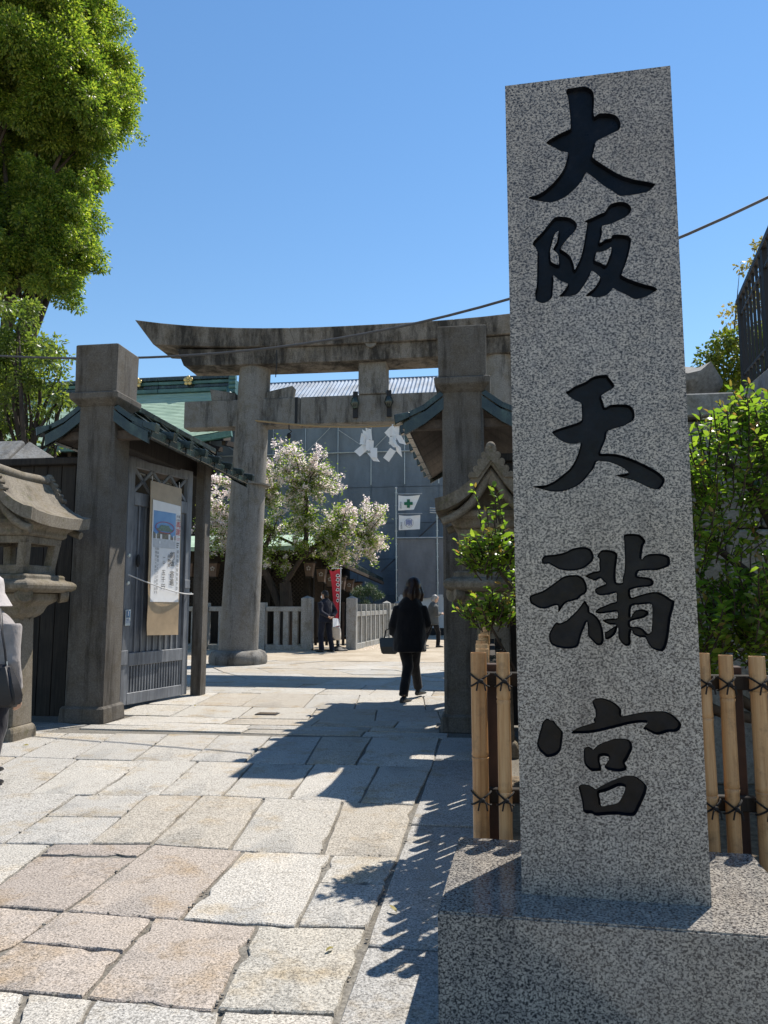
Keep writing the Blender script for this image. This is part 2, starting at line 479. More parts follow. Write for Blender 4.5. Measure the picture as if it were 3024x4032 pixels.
# traced outlines (metres)
CHARS={'大':[[(0.222,2.8313),(0.227,2.8429),(0.2486,2.8443),(0.2799,2.8454),(0.3031,2.8379),(0.3181,2.8208),(0.3212,2.7966),(0.3193,2.7623),(0.3167,2.7411),(0.3207,2.7213),(0.3344,2.7303),(0.3537,2.73),(0.3766,2.7258),(0.3954,2.7162),(0.4062,2.6999),(0.4106,2.6823),(0.4081,2.6656),(0.399,2.6561),(0.3699,2.6448),(0.3389,2.6315),(0.3213,2.6229),(0.3182,2.6084),(0.3124,2.5836),(0.3083,2.565),(0.3283,2.5437),(0.3543,2.5218),(0.3912,2.4926),(0.4208,2.4747),(0.4541,2.4607),(0.4873,2.4509),(0.5185,2.4392),(0.5201,2.4349),(0.5085,2.4217),(0.4969,2.4126),(0.4707,2.4071),(0.4369,2.4044),(0.4069,2.4042),(0.3957,2.4066),(0.3701,2.43),(0.3442,2.4495),(0.3148,2.4799),(0.2925,2.5013),(0.2842,2.5064),(0.2728,2.4866),(0.2567,2.463),(0.2329,2.4403),(0.2093,2.4217),(0.1818,2.4098),(0.1584,2.4058),(0.1313,2.4099),(0.1041,2.4185),(0.0769,2.429),(0.0829,2.4347),(0.1006,2.4371),(0.1283,2.4491),(0.1602,2.4733),(0.1883,2.5042),(0.2065,2.5319),(0.2172,2.5648),(0.2218,2.592),(0.1967,2.6004),(0.1757,2.6166),(0.1468,2.6363),(0.1509,2.6453),(0.1649,2.6544),(0.1927,2.6683),(0.2224,2.6797),(0.2334,2.6849),(0.235,2.7126),(0.2334,2.7517),(0.2297,2.7999),(0.2263,2.8177)]],'阪':[[(0.1685,2.346),(0.184,2.3474),(0.2109,2.3431),(0.2298,2.3337),(0.2429,2.3199),(0.2454,2.3031),(0.2361,2.2852),(0.2164,2.2663),(0.2005,2.247),(0.1885,2.2295),(0.1883,2.2212),(0.2033,2.2095),(0.2181,2.1938),(0.226,2.1746),(0.2304,2.1577),(0.2326,2.1411),(0.2438,2.1607),(0.2561,2.1884),(0.2668,2.2286),(0.2736,2.2652),(0.2791,2.2936),(0.2816,2.3141),(0.2734,2.3191),(0.2793,2.3247),(0.3024,2.3329),(0.3293,2.3448),(0.3446,2.3495),(0.3566,2.369),(0.3683,2.3782),(0.3911,2.383),(0.4135,2.3798),(0.4299,2.3678),(0.4357,2.3528),(0.4306,2.3368),(0.4152,2.3239),(0.3924,2.3138),(0.3619,2.3023),(0.3334,2.2967),(0.3318,2.2721),(0.3261,2.248),(0.3226,2.2339),(0.3449,2.2462),(0.3619,2.2488),(0.368,2.2605),(0.3904,2.2597),(0.4164,2.254),(0.429,2.2426),(0.4295,2.2262),(0.4236,2.1982),(0.415,2.1664),(0.4047,2.1389),(0.3965,2.1193),(0.3942,2.1074),(0.4141,2.0936),(0.4431,2.0792),(0.4721,2.0668),(0.5009,2.0565),(0.5114,2.0449),(0.4964,2.0349),(0.4702,2.0209),(0.4444,2.0157),(0.4297,2.018),(0.4046,2.036),(0.3792,2.05),(0.3628,2.0614),(0.3493,2.0463),(0.334,2.0354),(0.3114,2.0318),(0.2928,2.0345),(0.2854,2.0391),(0.2685,2.0396),(0.2783,2.0518),(0.2976,2.0665),(0.3134,2.0896),(0.3195,2.1054),(0.3069,2.1207),(0.2922,2.1321),(0.2821,2.1125),(0.2642,2.0814),(0.2445,2.0565),(0.2329,2.0472),(0.21,2.0441),(0.1758,2.0455),(0.1876,2.0588),(0.1995,2.0742),(0.2076,2.0912),(0.1812,2.1043),(0.1626,2.1223),(0.1569,2.1248),(0.1576,2.1063),(0.1544,2.0737),(0.151,2.0453),(0.1411,2.0338),(0.1217,2.0251),(0.1064,2.0282),(0.0951,2.0373),(0.091,2.0622),(0.097,2.0864),(0.1001,2.1191),(0.1009,2.1521),(0.1025,2.1852),(0.1033,2.2184),(0.0978,2.2355),(0.0876,2.2489),(0.0907,2.2612),(0.1047,2.2766),(0.1246,2.2957),(0.1406,2.3151),(0.1566,2.3345)],[(0.1806,2.2925),(0.1783,2.2782),(0.1738,2.2536),(0.1656,2.2377),(0.1595,2.2258),(0.1614,2.2215),(0.1763,2.2036),(0.1788,2.1827),(0.1771,2.1643),(0.1601,2.172),(0.1507,2.181),(0.1486,2.2061),(0.1499,2.2267),(0.1562,2.2469),(0.1627,2.2713),(0.1708,2.2872)],[(0.3114,2.2008),(0.3283,2.2005),(0.3511,2.2087),(0.3619,2.216),(0.3601,2.1957),(0.3497,2.168),(0.3397,2.1485),(0.3232,2.1601),(0.3047,2.1698),(0.3072,2.188)]],'天':[[(0.1889,1.6912),(0.2039,1.7001),(0.2189,1.711),(0.2411,1.7195),(0.2615,1.7281),(0.2783,1.7407),(0.3003,1.7464),(0.3294,1.7475),(0.338,1.7355),(0.3483,1.7214),(0.3551,1.7076),(0.3493,1.6983),(0.3309,1.6877),(0.3095,1.6734),(0.3136,1.654),(0.32,1.6307),(0.3401,1.6393),(0.3688,1.6398),(0.3937,1.6375),(0.4077,1.6303),(0.4161,1.6166),(0.419,1.5994),(0.4149,1.5845),(0.402,1.5737),(0.3767,1.5615),(0.3443,1.5534),(0.3242,1.5448),(0.3198,1.5203),(0.3101,1.498),(0.3023,1.4794),(0.3001,1.4681),(0.3234,1.4673),(0.3518,1.4644),(0.3799,1.4559),(0.4078,1.4436),(0.4319,1.4316),(0.456,1.4178),(0.4832,1.4002),(0.4999,1.3849),(0.508,1.3699),(0.5021,1.3535),(0.4893,1.3391),(0.4737,1.3384),(0.4531,1.3456),(0.4291,1.3592),(0.4016,1.373),(0.3666,1.3823),(0.3492,1.3906),(0.3706,1.3937),(0.3901,1.3976),(0.3817,1.409),(0.3575,1.4248),(0.3295,1.437),(0.3046,1.4408),(0.2867,1.4414),(0.2751,1.4162),(0.2565,1.3942),(0.2378,1.3722),(0.2157,1.356),(0.1937,1.3472),(0.1718,1.3402),(0.139,1.3392),(0.11,1.3449),(0.0845,1.3528),(0.0644,1.3583),(0.0847,1.3615),(0.1104,1.3627),(0.14,1.3751),(0.1697,1.3969),(0.1958,1.4188),(0.2109,1.441),(0.2245,1.4709),(0.2347,1.5085),(0.2165,1.5061),(0.1911,1.5083),(0.1658,1.5207),(0.1479,1.5368),(0.138,1.5514),(0.1596,1.5612),(0.1929,1.5713),(0.2223,1.5797),(0.2408,1.5903),(0.2417,1.6191),(0.2401,1.6499),(0.2247,1.6584),(0.2067,1.6709)]],'満':[[(0.0937,1.1087),(0.1016,1.1165),(0.1172,1.1183),(0.1444,1.1212),(0.1715,1.1276),(0.1949,1.1392),(0.2219,1.1448),(0.2448,1.1433),(0.2596,1.1325),(0.2659,1.1147),(0.2631,1.099),(0.2506,1.0855),(0.2311,1.0719),(0.208,1.065),(0.1774,1.0637),(0.1507,1.0686),(0.1316,1.0786),(0.1164,1.0886),(0.1087,1.0879),(0.0932,1.0888),(0.0915,1.1007)],[(0.0468,0.9667),(0.0498,0.9785),(0.0674,0.9864),(0.0909,0.9942),(0.1183,1.0118),(0.1419,1.0293),(0.1615,1.043),(0.1846,1.0487),(0.2114,1.0485),(0.23,1.0367),(0.2389,1.0172),(0.2402,0.9977),(0.2342,0.986),(0.2207,0.9783),(0.2089,0.9666),(0.1897,0.9608),(0.1705,0.955),(0.1587,0.9433),(0.1428,0.9219),(0.1416,0.9452),(0.1242,0.9433),(0.1048,0.9354),(0.0817,0.9354),(0.0664,0.9432),(0.0511,0.953)],[(0.2308,0.9628),(0.2387,0.9511),(0.2459,0.9395),(0.2462,0.9241),(0.2603,0.9164),(0.2748,0.9011),(0.2835,0.8819),(0.2884,0.859),(0.2897,0.8322),(0.2851,0.8169),(0.2756,0.8119),(0.2645,0.8148),(0.2536,0.8262),(0.2391,0.8433),(0.2387,0.8663),(0.2369,0.8913),(0.2268,0.8701),(0.2167,0.8469),(0.2103,0.8238),(0.2042,0.8085),(0.1851,0.8006),(0.1585,0.8003),(0.1321,0.8058),(0.1152,0.8152),(0.1092,0.8345),(0.1111,0.8519),(0.1224,0.8733),(0.1343,0.8888),(0.1457,0.885),(0.1688,0.8948),(0.1883,0.9123),(0.204,0.9278),(0.2197,0.9472)],[(0.3672,1.1839),(0.3861,1.1876),(0.4159,1.1851),(0.4285,1.1752),(0.4373,1.1614),(0.4292,1.1459),(0.4247,1.1246),(0.4218,1.0994),(0.4315,1.1109),(0.4466,1.1178),(0.4762,1.1194),(0.5017,1.114),(0.5123,1.1043),(0.5121,1.0831),(0.5019,1.0736),(0.4702,1.0635),(0.4408,1.0637),(0.4129,1.0608),(0.407,1.0531),(0.4067,1.0435),(0.4288,1.0406),(0.4489,1.0363),(0.4577,1.0259),(0.4553,1.0144),(0.4422,1.0087),(0.4163,1.0068),(0.3902,1.0011),(0.3807,0.9954),(0.3836,0.9723),(0.4041,0.9781),(0.4303,0.9857),(0.4525,0.9902),(0.4709,0.9902),(0.4924,0.9798),(0.51,0.9665),(0.5213,0.9589),(0.5158,0.9323),(0.5074,0.9058),(0.5014,0.868),(0.4952,0.8341),(0.4869,0.8077),(0.4773,0.7952),(0.4628,0.7962),(0.4449,0.8035),(0.4328,0.8184),(0.4244,0.8372),(0.4227,0.8402),(0.4062,0.8409),(0.3881,0.8483),(0.3806,0.8634),(0.376,0.8406),(0.3769,0.8236),(0.3721,0.814),(0.3627,0.8101),(0.3501,0.8176),(0.3378,0.8365),(0.3377,0.8631),(0.3366,0.8765),(0.3311,0.8574),(0.3214,0.8439),(0.3061,0.8331),(0.2942,0.8342),(0.2938,0.8552),(0.3014,0.8591),(0.3148,0.8687),(0.3319,0.8803),(0.3115,0.8813),(0.2968,0.8877),(0.2877,0.8954),(0.301,0.9004),(0.3197,0.902),(0.3357,0.9032),(0.3372,0.9243),(0.3092,0.9212),(0.2829,0.9184),(0.2661,0.921),(0.2682,0.9299),(0.2798,0.9377),(0.2988,0.9454),(0.3178,0.9543),(0.3347,0.9581),(0.3363,0.9724),(0.3358,0.9878),(0.3113,0.982),(0.2849,0.9794),(0.2719,0.984),(0.2655,0.9976),(0.2726,1.0054),(0.2898,1.0131),(0.3031,1.0188),(0.2904,1.0325),(0.285,1.0384),(0.2715,1.0299),(0.2602,1.0319),(0.2453,1.0386),(0.236,1.0445),(0.2457,1.0522),(0.2649,1.0599),(0.2832,1.0637),(0.2828,1.0871),(0.2845,1.1028),(0.2772,1.1114),(0.284,1.1243),(0.2938,1.1332),(0.3202,1.1329),(0.3351,1.1276),(0.3441,1.1177),(0.3414,1.0944),(0.3366,1.0633),(0.3356,1.0361),(0.3388,1.0214),(0.3575,1.0225),(0.3572,1.0341),(0.3645,1.0592),(0.3678,1.098),(0.3675,1.1409),(0.3674,1.1683)],[(0.3836,0.9436),(0.4104,0.9482),(0.4472,0.9505),(0.4491,0.9246),(0.4479,0.8942),(0.4436,0.8601),(0.4379,0.8544),(0.4305,0.8524),(0.4182,0.8675),(0.4002,0.875),(0.3788,0.8756),(0.3776,0.892),(0.4011,0.8997),(0.4234,0.9055),(0.4367,0.917),(0.4353,0.9265),(0.4208,0.9329),(0.3986,0.9302),(0.3852,0.9168),(0.3792,0.9061)]],'宮':[[(0.08,0.5522),(0.0917,0.5657),(0.0993,0.567),(0.1067,0.5612),(0.118,0.5608),(0.1252,0.5497),(0.1398,0.5332),(0.147,0.5222),(0.1432,0.4903),(0.1379,0.464),(0.1263,0.4506),(0.1074,0.4425),(0.0923,0.4408),(0.0812,0.449),(0.0683,0.4616),(0.0604,0.4801),(0.0643,0.499),(0.0697,0.518),(0.0758,0.537)],[(0.2453,0.6261),(0.2549,0.6357),(0.2773,0.6392),(0.2992,0.633),(0.3173,0.6241),(0.3316,0.6114),(0.3384,0.5985),(0.3378,0.5818),(0.3672,0.587),(0.3966,0.5945),(0.4257,0.5982),(0.4691,0.6012),(0.4868,0.5968),(0.5043,0.5863),(0.5213,0.5684),(0.5251,0.5576),(0.5184,0.5428),(0.5056,0.5358),(0.4842,0.5344),(0.466,0.5284),(0.4479,0.5242),(0.4302,0.5309),(0.4179,0.5379),(0.4047,0.543),(0.4131,0.5543),(0.4188,0.5619),(0.3953,0.5619),(0.3624,0.5565),(0.333,0.5483),(0.3034,0.54),(0.2662,0.5296),(0.2291,0.5229),(0.1919,0.521),(0.1732,0.5212),(0.1847,0.5327),(0.2075,0.5446),(0.2299,0.5509),(0.2506,0.5589),(0.2472,0.5681),(0.2549,0.5796),(0.2544,0.5982),(0.2486,0.6131)],[(0.2124,0.4629),(0.2164,0.4742),(0.2277,0.4801),(0.2386,0.475),(0.2441,0.4714),(0.2611,0.4868),(0.2835,0.4968),(0.3095,0.5069),(0.3352,0.5096),(0.3569,0.5066),(0.3674,0.4941),(0.3677,0.4757),(0.3587,0.4571),(0.3509,0.4422),(0.3432,0.4309),(0.3482,0.4183),(0.3461,0.4091),(0.3277,0.4029),(0.3059,0.4038),(0.2842,0.4085),(0.2779,0.4174),(0.2849,0.4287),(0.2926,0.44),(0.2911,0.4491),(0.2783,0.4512),(0.2654,0.4482),(0.2631,0.4352),(0.2663,0.4206),(0.2665,0.4041),(0.2547,0.4018),(0.2363,0.4011),(0.2219,0.4116),(0.2131,0.426),(0.2125,0.4444)],[(0.1922,0.3479),(0.2018,0.3574),(0.2238,0.3565),(0.2383,0.3498),(0.2484,0.3448),(0.2641,0.3546),(0.2901,0.3685),(0.316,0.3805),(0.3381,0.3887),(0.3563,0.392),(0.3742,0.3902),(0.3883,0.3817),(0.4039,0.3679),(0.4096,0.3572),(0.4044,0.3354),(0.3946,0.3133),(0.3849,0.2948),(0.3733,0.2727),(0.3641,0.2651),(0.3407,0.2639),(0.3155,0.2663),(0.2792,0.2634),(0.2463,0.2592),(0.232,0.2657),(0.2136,0.2656),(0.2047,0.2735),(0.2029,0.2971),(0.1971,0.3261)],[(0.2578,0.3306),(0.2781,0.337),(0.3003,0.3471),(0.3224,0.3571),(0.3411,0.3543),(0.3361,0.3359),(0.3245,0.3137),(0.3132,0.3023),(0.2876,0.2956),(0.2638,0.2909),(0.2608,0.3107)]]}
SLABS=[(0,0,[-2.001,2.018,-1.667,2.049,-1.859,2.553,-2.154,2.56]),(0,1,[-1.667,2.049,-1.4,2.074,-1.596,2.548,-1.859,2.553]),(0,2,[-1.4,2.074,-1.252,2.088,-1.346,2.543,-1.596,2.548]),(0,3,[-1.252,2.088,-0.837,2.126,-0.891,2.53,-1.346,2.543]),(0,4,[-0.837,2.126,-0.505,2.157,-0.517,2.558,-0.891,2.53]),(1,0,[-2.825,2.575,-2.311,2.563,-2.496,3.208,-2.915,3.198]),(1,1,[-2.311,2.563,-1.859,2.553,-1.865,3.208,-2.496,3.208]),(1,2,[-1.859,2.553,-1.389,2.545,-1.438,3.193,-1.865,3.208]),(1,3,[-1.389,2.545,-0.923,2.528,-0.978,3.175,-1.438,3.193]),(1,4,[-0.923,2.528,-0.516,2.558,-0.522,3.214,-0.978,3.175]),(2,0,[-3.388,3.186,-2.806,3.2,-2.934,3.977,-3.48,3.938]),(2,1,[-2.806,3.2,-2.298,3.213,-2.423,4.03,-2.934,3.977]),(2,2,[-2.298,3.213,-1.856,3.208,-1.862,4.103,-2.423,4.03]),(2,3,[-1.856,3.208,-1.323,3.189,-1.337,4.065,-1.862,4.103]),(2,4,[-1.323,3.189,-0.817,3.189,-0.857,4.08,-1.337,4.065]),(2,5,[-0.817,3.189,-0.522,3.214,-0.503,4.1,-0.857,4.08]),(3,0,[-3.757,3.918,-3.206,3.957,-3.47,5.013,-4.046,4.986]),(3,1,[-3.206,3.957,-2.694,3.995,-2.869,5.048,-3.47,5.013]),(3,2,[-2.694,3.995,-2.218,4.057,-2.38,5.105,-2.869,5.048]),(3,3,[-2.218,4.057,-1.877,4.101,-1.998,5.15,-2.38,5.105]),(3,4,[-1.877,4.101,-1.42,4.071,-1.551,5.136,-1.998,5.15]),(3,5,[-1.42,4.071,-0.913,4.078,-1.002,5.118,-1.551,5.136]),(3,6,[-0.913,4.078,-0.503,4.1,-0.522,5.109,-1.002,5.118]),(4,0,[-4.318,4.973,-3.787,4.998,-4.083,6.169,-4.64,6.179]),(4,1,[-3.787,4.998,-3.228,5.027,-3.504,6.161,-4.083,6.169]),(4,2,[-3.228,5.027,-2.754,5.062,-2.92,6.187,-3.504,6.161]),(4,3,[-2.754,5.062,-2.304,5.114,-2.454,6.21,-2.92,6.187]),(4,4,[-2.304,5.114,-1.858,5.146,-1.981,6.227,-2.454,6.21]),(4,5,[-1.858,5.146,-1.381,5.131,-1.464,6.246,-1.981,6.227]),(4,6,[-1.381,5.131,-0.89,5.116,-0.924,6.27,-1.464,6.246]),(4,7,[-0.89,5.116,-0.522,5.109,-0.494,6.289,-0.924,6.27]),(5,0,[-4.533,6.177,-4.057,6.169,-4.302,7.355,-4.782,7.364]),(5,1,[-4.057,6.169,-3.555,6.162,-3.811,7.392,-4.302,7.355]),(5,2,[-3.555,6.162,-3.029,6.182,-3.253,7.414,-3.811,7.392]),(5,3,[-3.029,6.182,-2.537,6.206,-2.723,7.435,-3.253,7.414]),(5,4,[-2.537,6.206,-2.058,6.224,-2.195,7.466,-2.723,7.435]),(5,5,[-2.058,6.224,-1.542,6.243,-1.687,7.497,-2.195,7.466]),(5,6,[-1.542,6.243,-1.124,6.261,-1.187,7.527,-1.687,7.497]),(5,7,[-1.124,6.261,-0.494,6.289,-0.524,7.591,-1.187,7.527])]
CAMPHOR_CLUMPS=[(-10.24, 15.0, 15.1, 1.97), (-9.25, 15.0, 14.27, 1.28), (-8.68, 15.0, 13.27, 0.94), (-8.75, 15.0, 12.18, 0.95), (-9.88, 15.0, 12.93, 1.85), (-11.12, 15.0, 13.88, 2.09), (-9.81, 15.0, 11.77, 1.15), (-10.79, 15.0, 16.39, 1.92), (-9.58, 15.0, 15.99, 1.28), (-9.37, 15.0, 9.92, 1.09), (-8.89, 15.0, 9.0, 0.65), (-9.39, 15.0, 8.27, 0.82), (-10.4, 15.0, 10.0, 1.37), (-10.44, 15.0, 8.77, 1.1), (-9.79, 15.0, 9.28, 1.21), (-11.18, 15.0, 11.2, 1.31), (-7.76, 15.0, 11.98, 0.22), (-8.83, 15.0, 10.49, 0.46), (-12.87, 15.0, 14.68, 2.95), (-12.64, 15.0, 11.67, 2.74), (-12.22, 15.0, 9.23, 2.2)]
MID_CLUMPS=[(-7.69, 11.0, 5.99, 0.46), (-7.87, 11.0, 5.52, 0.53), (-7.28, 11.0, 5.45, 0.38), (-6.9, 11.0, 5.12, 0.35), (-7.45, 11.0, 4.79, 0.42), (-6.8, 11.0, 4.73, 0.3), (-7.71, 11.0, 4.34, 0.38), (-7.06, 11.0, 4.31, 0.29), (-6.87, 11.0, 3.89, 0.18), (-8.3, 11.0, 5.14, 0.71), (-8.32, 11.0, 4.2, 0.52), (-7.33, 11.0, 4.09, 0.25)]
YELLOW_CLUMPS=[(4.49, 12.5, 7.1, 0.25), (4.15, 12.5, 6.74, 0.16), (3.89, 12.5, 5.88, 0.21), (4.12, 12.5, 5.92, 0.19), (4.43, 12.5, 6.3, 0.19), (4.81, 12.5, 6.59, 0.44), (4.19, 12.5, 5.52, 0.21), (4.47, 12.5, 5.67, 0.26)]
GREEN_CLUMPS=[(3.52, 11.5, 4.95, 0.35), (3.63, 11.5, 4.59, 0.29), (3.22, 11.5, 4.9, 0.17), (3.09, 11.5, 4.72, 0.19), (3.88, 11.5, 4.76, 0.31), (4.29, 11.5, 5.02, 0.48), (3.38, 11.5, 4.46, 0.23)]
CHERRY_OUTLINE=[(-8.7, 5.01), (-8.26, 5.29), (-7.82, 5.21), (-6.94, 5.55), (-6.48, 6.04), (-5.79, 6.33), (-5.38, 5.93), (-4.92, 5.95), (-4.38, 5.31), (-4.41, 4.7), (-3.64, 4.37), (-2.81, 4.08), (-3.29, 3.37), (-2.84, 2.95), (-3.5, 2.44), (-4.33, 2.31), (-5.45, 2.36), (-6.3, 2.22), (-6.88, 2.71), (-7.75, 2.58), (-8.63, 2.66), (-9.03, 3.73)]

# ------------------------------------------------------------------ ground and paving
def sheet(name, x0, y0, x1, y1, z, mat, nx=2, ny=2, amp=0.0, kind="structure"):
    vs = []; fs = []
    for j in range(ny + 1):
        for i in range(nx + 1):
            x = x0 + (x1 - x0) * i / nx; y = y0 + (y1 - y0) * j / ny
            vs.append((x, y, z + amp * noise.noise(Vector((x * 1.7, y * 1.7, z)))))
    for j in range(ny):
        for i in range(nx):
            a = j * (nx + 1) + i
            fs.append((a, a + 1, a + nx + 2, a + nx + 1))
    m = MB().add(vs, fs)
    return tag(m.build(name, mat, smooth=60), kind=kind)

sheet("ground", -250, -250, 250, 400, -0.045, M_GRAVEL)
sheet("yard_gravel", -16, 16.95, 9, 34, -0.006, M_GRAVEL, 60, 40, 0.012)
sheet("planting_soil", -0.02, 3.25, 5.2, 5.98, 0.012, M_SOIL, 40, 22, 0.05)
paving = sheet("stone_paving", -10.0, 0.2, 3.2, 17.0, -0.013, M_JOINT, 90, 110, 0.006)

GREY = [(0.47, 0.448, 0.405), (0.43, 0.413, 0.38), (0.50, 0.475, 0.43), (0.455, 0.43, 0.385)]
PINK = [(0.385, 0.335, 0.29), (0.41, 0.358, 0.31), (0.365, 0.318, 0.278)]
WARM = [(0.44, 0.40, 0.34), (0.42, 0.385, 0.33)]
def slab(q, col, gap=0.009, h=0.05, rough=0.006, dz=None):
    """one paving stone from four ground corners: chipped outline, rounded arris, slightly uneven top"""
    pts = [Vector((q[2 * i], q[2 * i + 1], 0)) for i in range(4)]
    c = sum(pts, Vector()) / 4
    ring = []
    for i in range(4):
        a, b = pts[i], pts[(i + 1) % 4]
        d = (b - a); L = d.length; d.normalize()
        inn = Vector((-d.y, d.x, 0))
        if inn.dot(c - a) < 0: inn = -inn
        pa = pts[i - 1]
        d0 = (a - pa).normalized(); in0 = Vector((-d0.y, d0.x, 0))
        if in0.dot(c - a) < 0: in0 = -in0
        ring.append(a + (inn + in0) * gap * 0.6 + (d - d0).normalized() * rnd.uniform(0.002, 0.011))
        n = max(1, min(9 if a.y < 5.2 else 4, int(L / 0.06)))
        if L > 2: n = 4
        for k in range(1, n + 1):
            t = k / (n + 1)
            ring.append(a + d * L * t + inn * (gap * 0.6 + abs(rnd.gauss(0, rough)) * (1.7 if rnd.random() < 0.12 else 0.45)))
    z = dz if dz is not None else rnd.uniform(-0.004, 0.004)
    tx, ty = rnd.uniform(-0.004, 0.004), rnd.uniform(-0.004, 0.004)
    def zz(p): return z + tx * (p.x - c.x) * 2 + ty * (p.y - c.y) * 2
    N = len(ring)
    low = [(p.x, p.y, -h) for p in ring]
    mid = [(p.x, p.y, zz(p) - 0.005) for p in ring]
    top = []
    for p in ring:
        v = c - p; v.z = 0
        v = v.normalized() * 0.006
        top.append((p.x + v.x, p.y + v.y, zz(p)))
    m = MB()
    m.loft([low, mid, top], cap=False)
    base = len(m.v); m.v.append((c.x, c.y, zz(c) + 0.002))
    for k in range(N):
        m.f.append((2 * N + k, 2 * N + (k + 1) % N, base))
    o = m.build("paving_stone", M_SLAB, smooth=40, parent=paving, color=(col[0], col[1], col[2], 1))
    return o
PINKS = {(1, 1), (1, 2), (1, 3), (2, 3), (2, 2)}
WARMS = {(2, 0), (3, 3), (3, 4), (3, 6), (3, 0), (1, 4), (4, 0), (5, 6)}
SPLIT = {(1, 2): 0.52, (2, 2): 0.78, (2, 5): 0.55, (3, 2): 0.5, (2, 3): None}
for r, i, q in SLABS:
    col = rnd.choice(PINK if (r, i) in PINKS else WARM if (r, i) in WARMS else GREY)
    if (r, i) == (1, 4): col = (0.43, 0.405, 0.355)
    t = SPLIT.get((r, i))
    if t:
        lx0 = q[0] + (q[6] - q[0]) * t; ly0 = q[1] + (q[7] - q[1]) * t
        lx1 = q[2] + (q[4] - q[2]) * t; ly1 = q[3] + (q[5] - q[3]) * t
        slab([q[0], q[1], q[2], q[3], lx1, ly1, lx0, ly0], col)
        c2 = rnd.choice(GREY) if r > 1 and (r, i) != (2, 2) else rnd.choice(PINK)
        slab([lx0, ly0, lx1, ly1, q[4], q[5], q[6], q[7]], c2, rough=0.009)
    else:
        slab(q, col, rough=0.010 if r < 3 else 0.006)
# border of long grey slabs beside the fence, kerb side
ys = [0.6, 1.75, 3.05, 4.68, 6.6, 7.62]
for a, b in zip(ys, ys[1:]):
    slab([-0.505, a, 0.02, a, 0.02, b, -0.505, b], (0.385, 0.375, 0.355), gap=0.009, rough=0.004)
for a, b in zip([0.6, 1.6, 2.5], [1.6, 2.5, 3.25]):
    slab([0.02, a, 1.0, a, 1.0, b, 0.02, b], (0.385, 0.375, 0.355), gap=0.009, rough=0.004)
# courses towards and beyond the gate
def course(y0, y1, x0, x1, w, slant=0.0, cols=GREY, off=0.0):
    x = x0 + off
    while x < x1:
        ww = w * rnd.uniform(0.75, 1.3)
        if x + ww > x1 - 0.25: ww = x1 - x
        s = slant * (y1 - y0)
        slab([x, y0, x + ww, y0, x + ww + s, y1, x + s, y1], rnd.choice(cols if rnd.random() < 0.72 else WARM), gap=0.009, rough=0.004)
        x += ww
course(7.6, 7.86, -4.35, -0.45, 1.5)
course(7.86, 8.12, -4.2, -0.55, 1.25)
course(8.12, 8.55, -4.2, -0.6, 1.0)
course(8.55, 9.45, -4.45, -0.2, 0.75, -0.12)
course(9.45, 10.85, -4.45, -0.1, 0.72, -0.12)
course(10.85, 11.55, -4.6, 0.4, 0.9)
course(11.55, 12.15, -6.6, 1.2, 1.1)
course(12.15, 12.85, -7.4, 1.6, 0.95, 0.2)
for k in range(4):
    course(12.85 + k, 13.85 + k, -9.3, 2.8, 1.25, (-0.75, -0.6, 0.7, 0.62)[k])
# left kerb: pale curved stones leading to the left gate post
kx = [(-5.4, 5.6), (-5.0, 6.35), (-4.72, 7.0), (-4.55, 7.6), (-4.36, 7.84)]
for (a, b) in zip(kx, kx[1:]):
    slab([a[0] - 0.42, a[1] + 0.1, a[0], a[1], b[0], b[1], b[0] - 0.42, b[1] + 0.1], (0.34, 0.33, 0.31), gap=0.004, rough=0.003)
for x0 in (-6.6, -6.0, -5.4):
    slab([x0, 7.0, x0 + 0.6, 7.0, x0 + 0.6, 8.0, x0, 8.0], (0.25, 0.24, 0.22), gap=0.006, dz=-0.01)
slab([-5.85, 5.75, -5.2, 5.95, -5.1, 7.0, -6.0, 7.0], (0.27, 0.26, 0.24), gap=0.006, dz=-0.01)
for k in range(5):
    slab([-5.6 - k * .1, 3.0 + k * .6, -4.0 - k * .12, 3.0 + k * .6, -4.2 - k * .12, 3.55 + k * .6, -5.6 - k * .1, 3.55 + k * .6], rnd.choice(GREY), gap=0.01) if False else None
# small iron drain cover in the paving
t = Thing("drain_cover", (-2.66, 8.85, 0), "small rusty iron drain cover let into the pale paving inside the gate", "drain cover")
MB().box((-2.66, 8.86, 0.004), (0.26, 0.17, 0.012)).build("frame", M_BLACK, t, bevel=0.003)
mm = MB()
for k in range(7): mm.box((-2.76 + k * 0.033, 8.86, 0.012), (0.016, 0.14, 0.008))
mm.build("grate", plain("rusty_iron", (0.12, 0.09, 0.06), 0.8, 0.4, 40), t)

# ------------------------------------------------------------------ the inscribed stone pillar
def smooth_closed(p, k=3):
    n = len(p); out = []
    for i in range(n):
        p0, p1, p2, p3 = [np.array(p[(i + d) % n]) for d in (-1, 0, 1, 2)]
        d1 = p1 - p0; d2 = p2 - p1
        for j in range(k):
            t = j / k
            c = 0.5 * ((2 * p1) + (-p0 + p2) * t + (2 * p0 - 5 * p1 + 4 * p2 - p3) * t * t + (-p0 + 3 * p1 - 3 * p2 + p3) * t ** 3)
            lin = p1 + (p2 - p1) * t
            ang = abs(d1[0] * d2[1] - d1[1] * d2[0]) / (np.linalg.norm(d1) * np.linalg.norm(d2) + 1e-9)
            c = c * 0.75 + lin * 0.25
            out.append((float(c[0]), float(c[1])))
    return out
def inside(pt, polys):
    c = False
    x, y = pt
    for P in polys:
        n = len(P); j = n - 1
        for i in range(n):
            xi, yi = P[i]; xj, yj = P[j]
            if (yi > y) != (yj > y) and x < (xj - xi) * (y - yi) / (yj - yi) + xi: c = not c
            j = i
    return c
SW, SH, SDP = 0.591, 2.886, 0.385
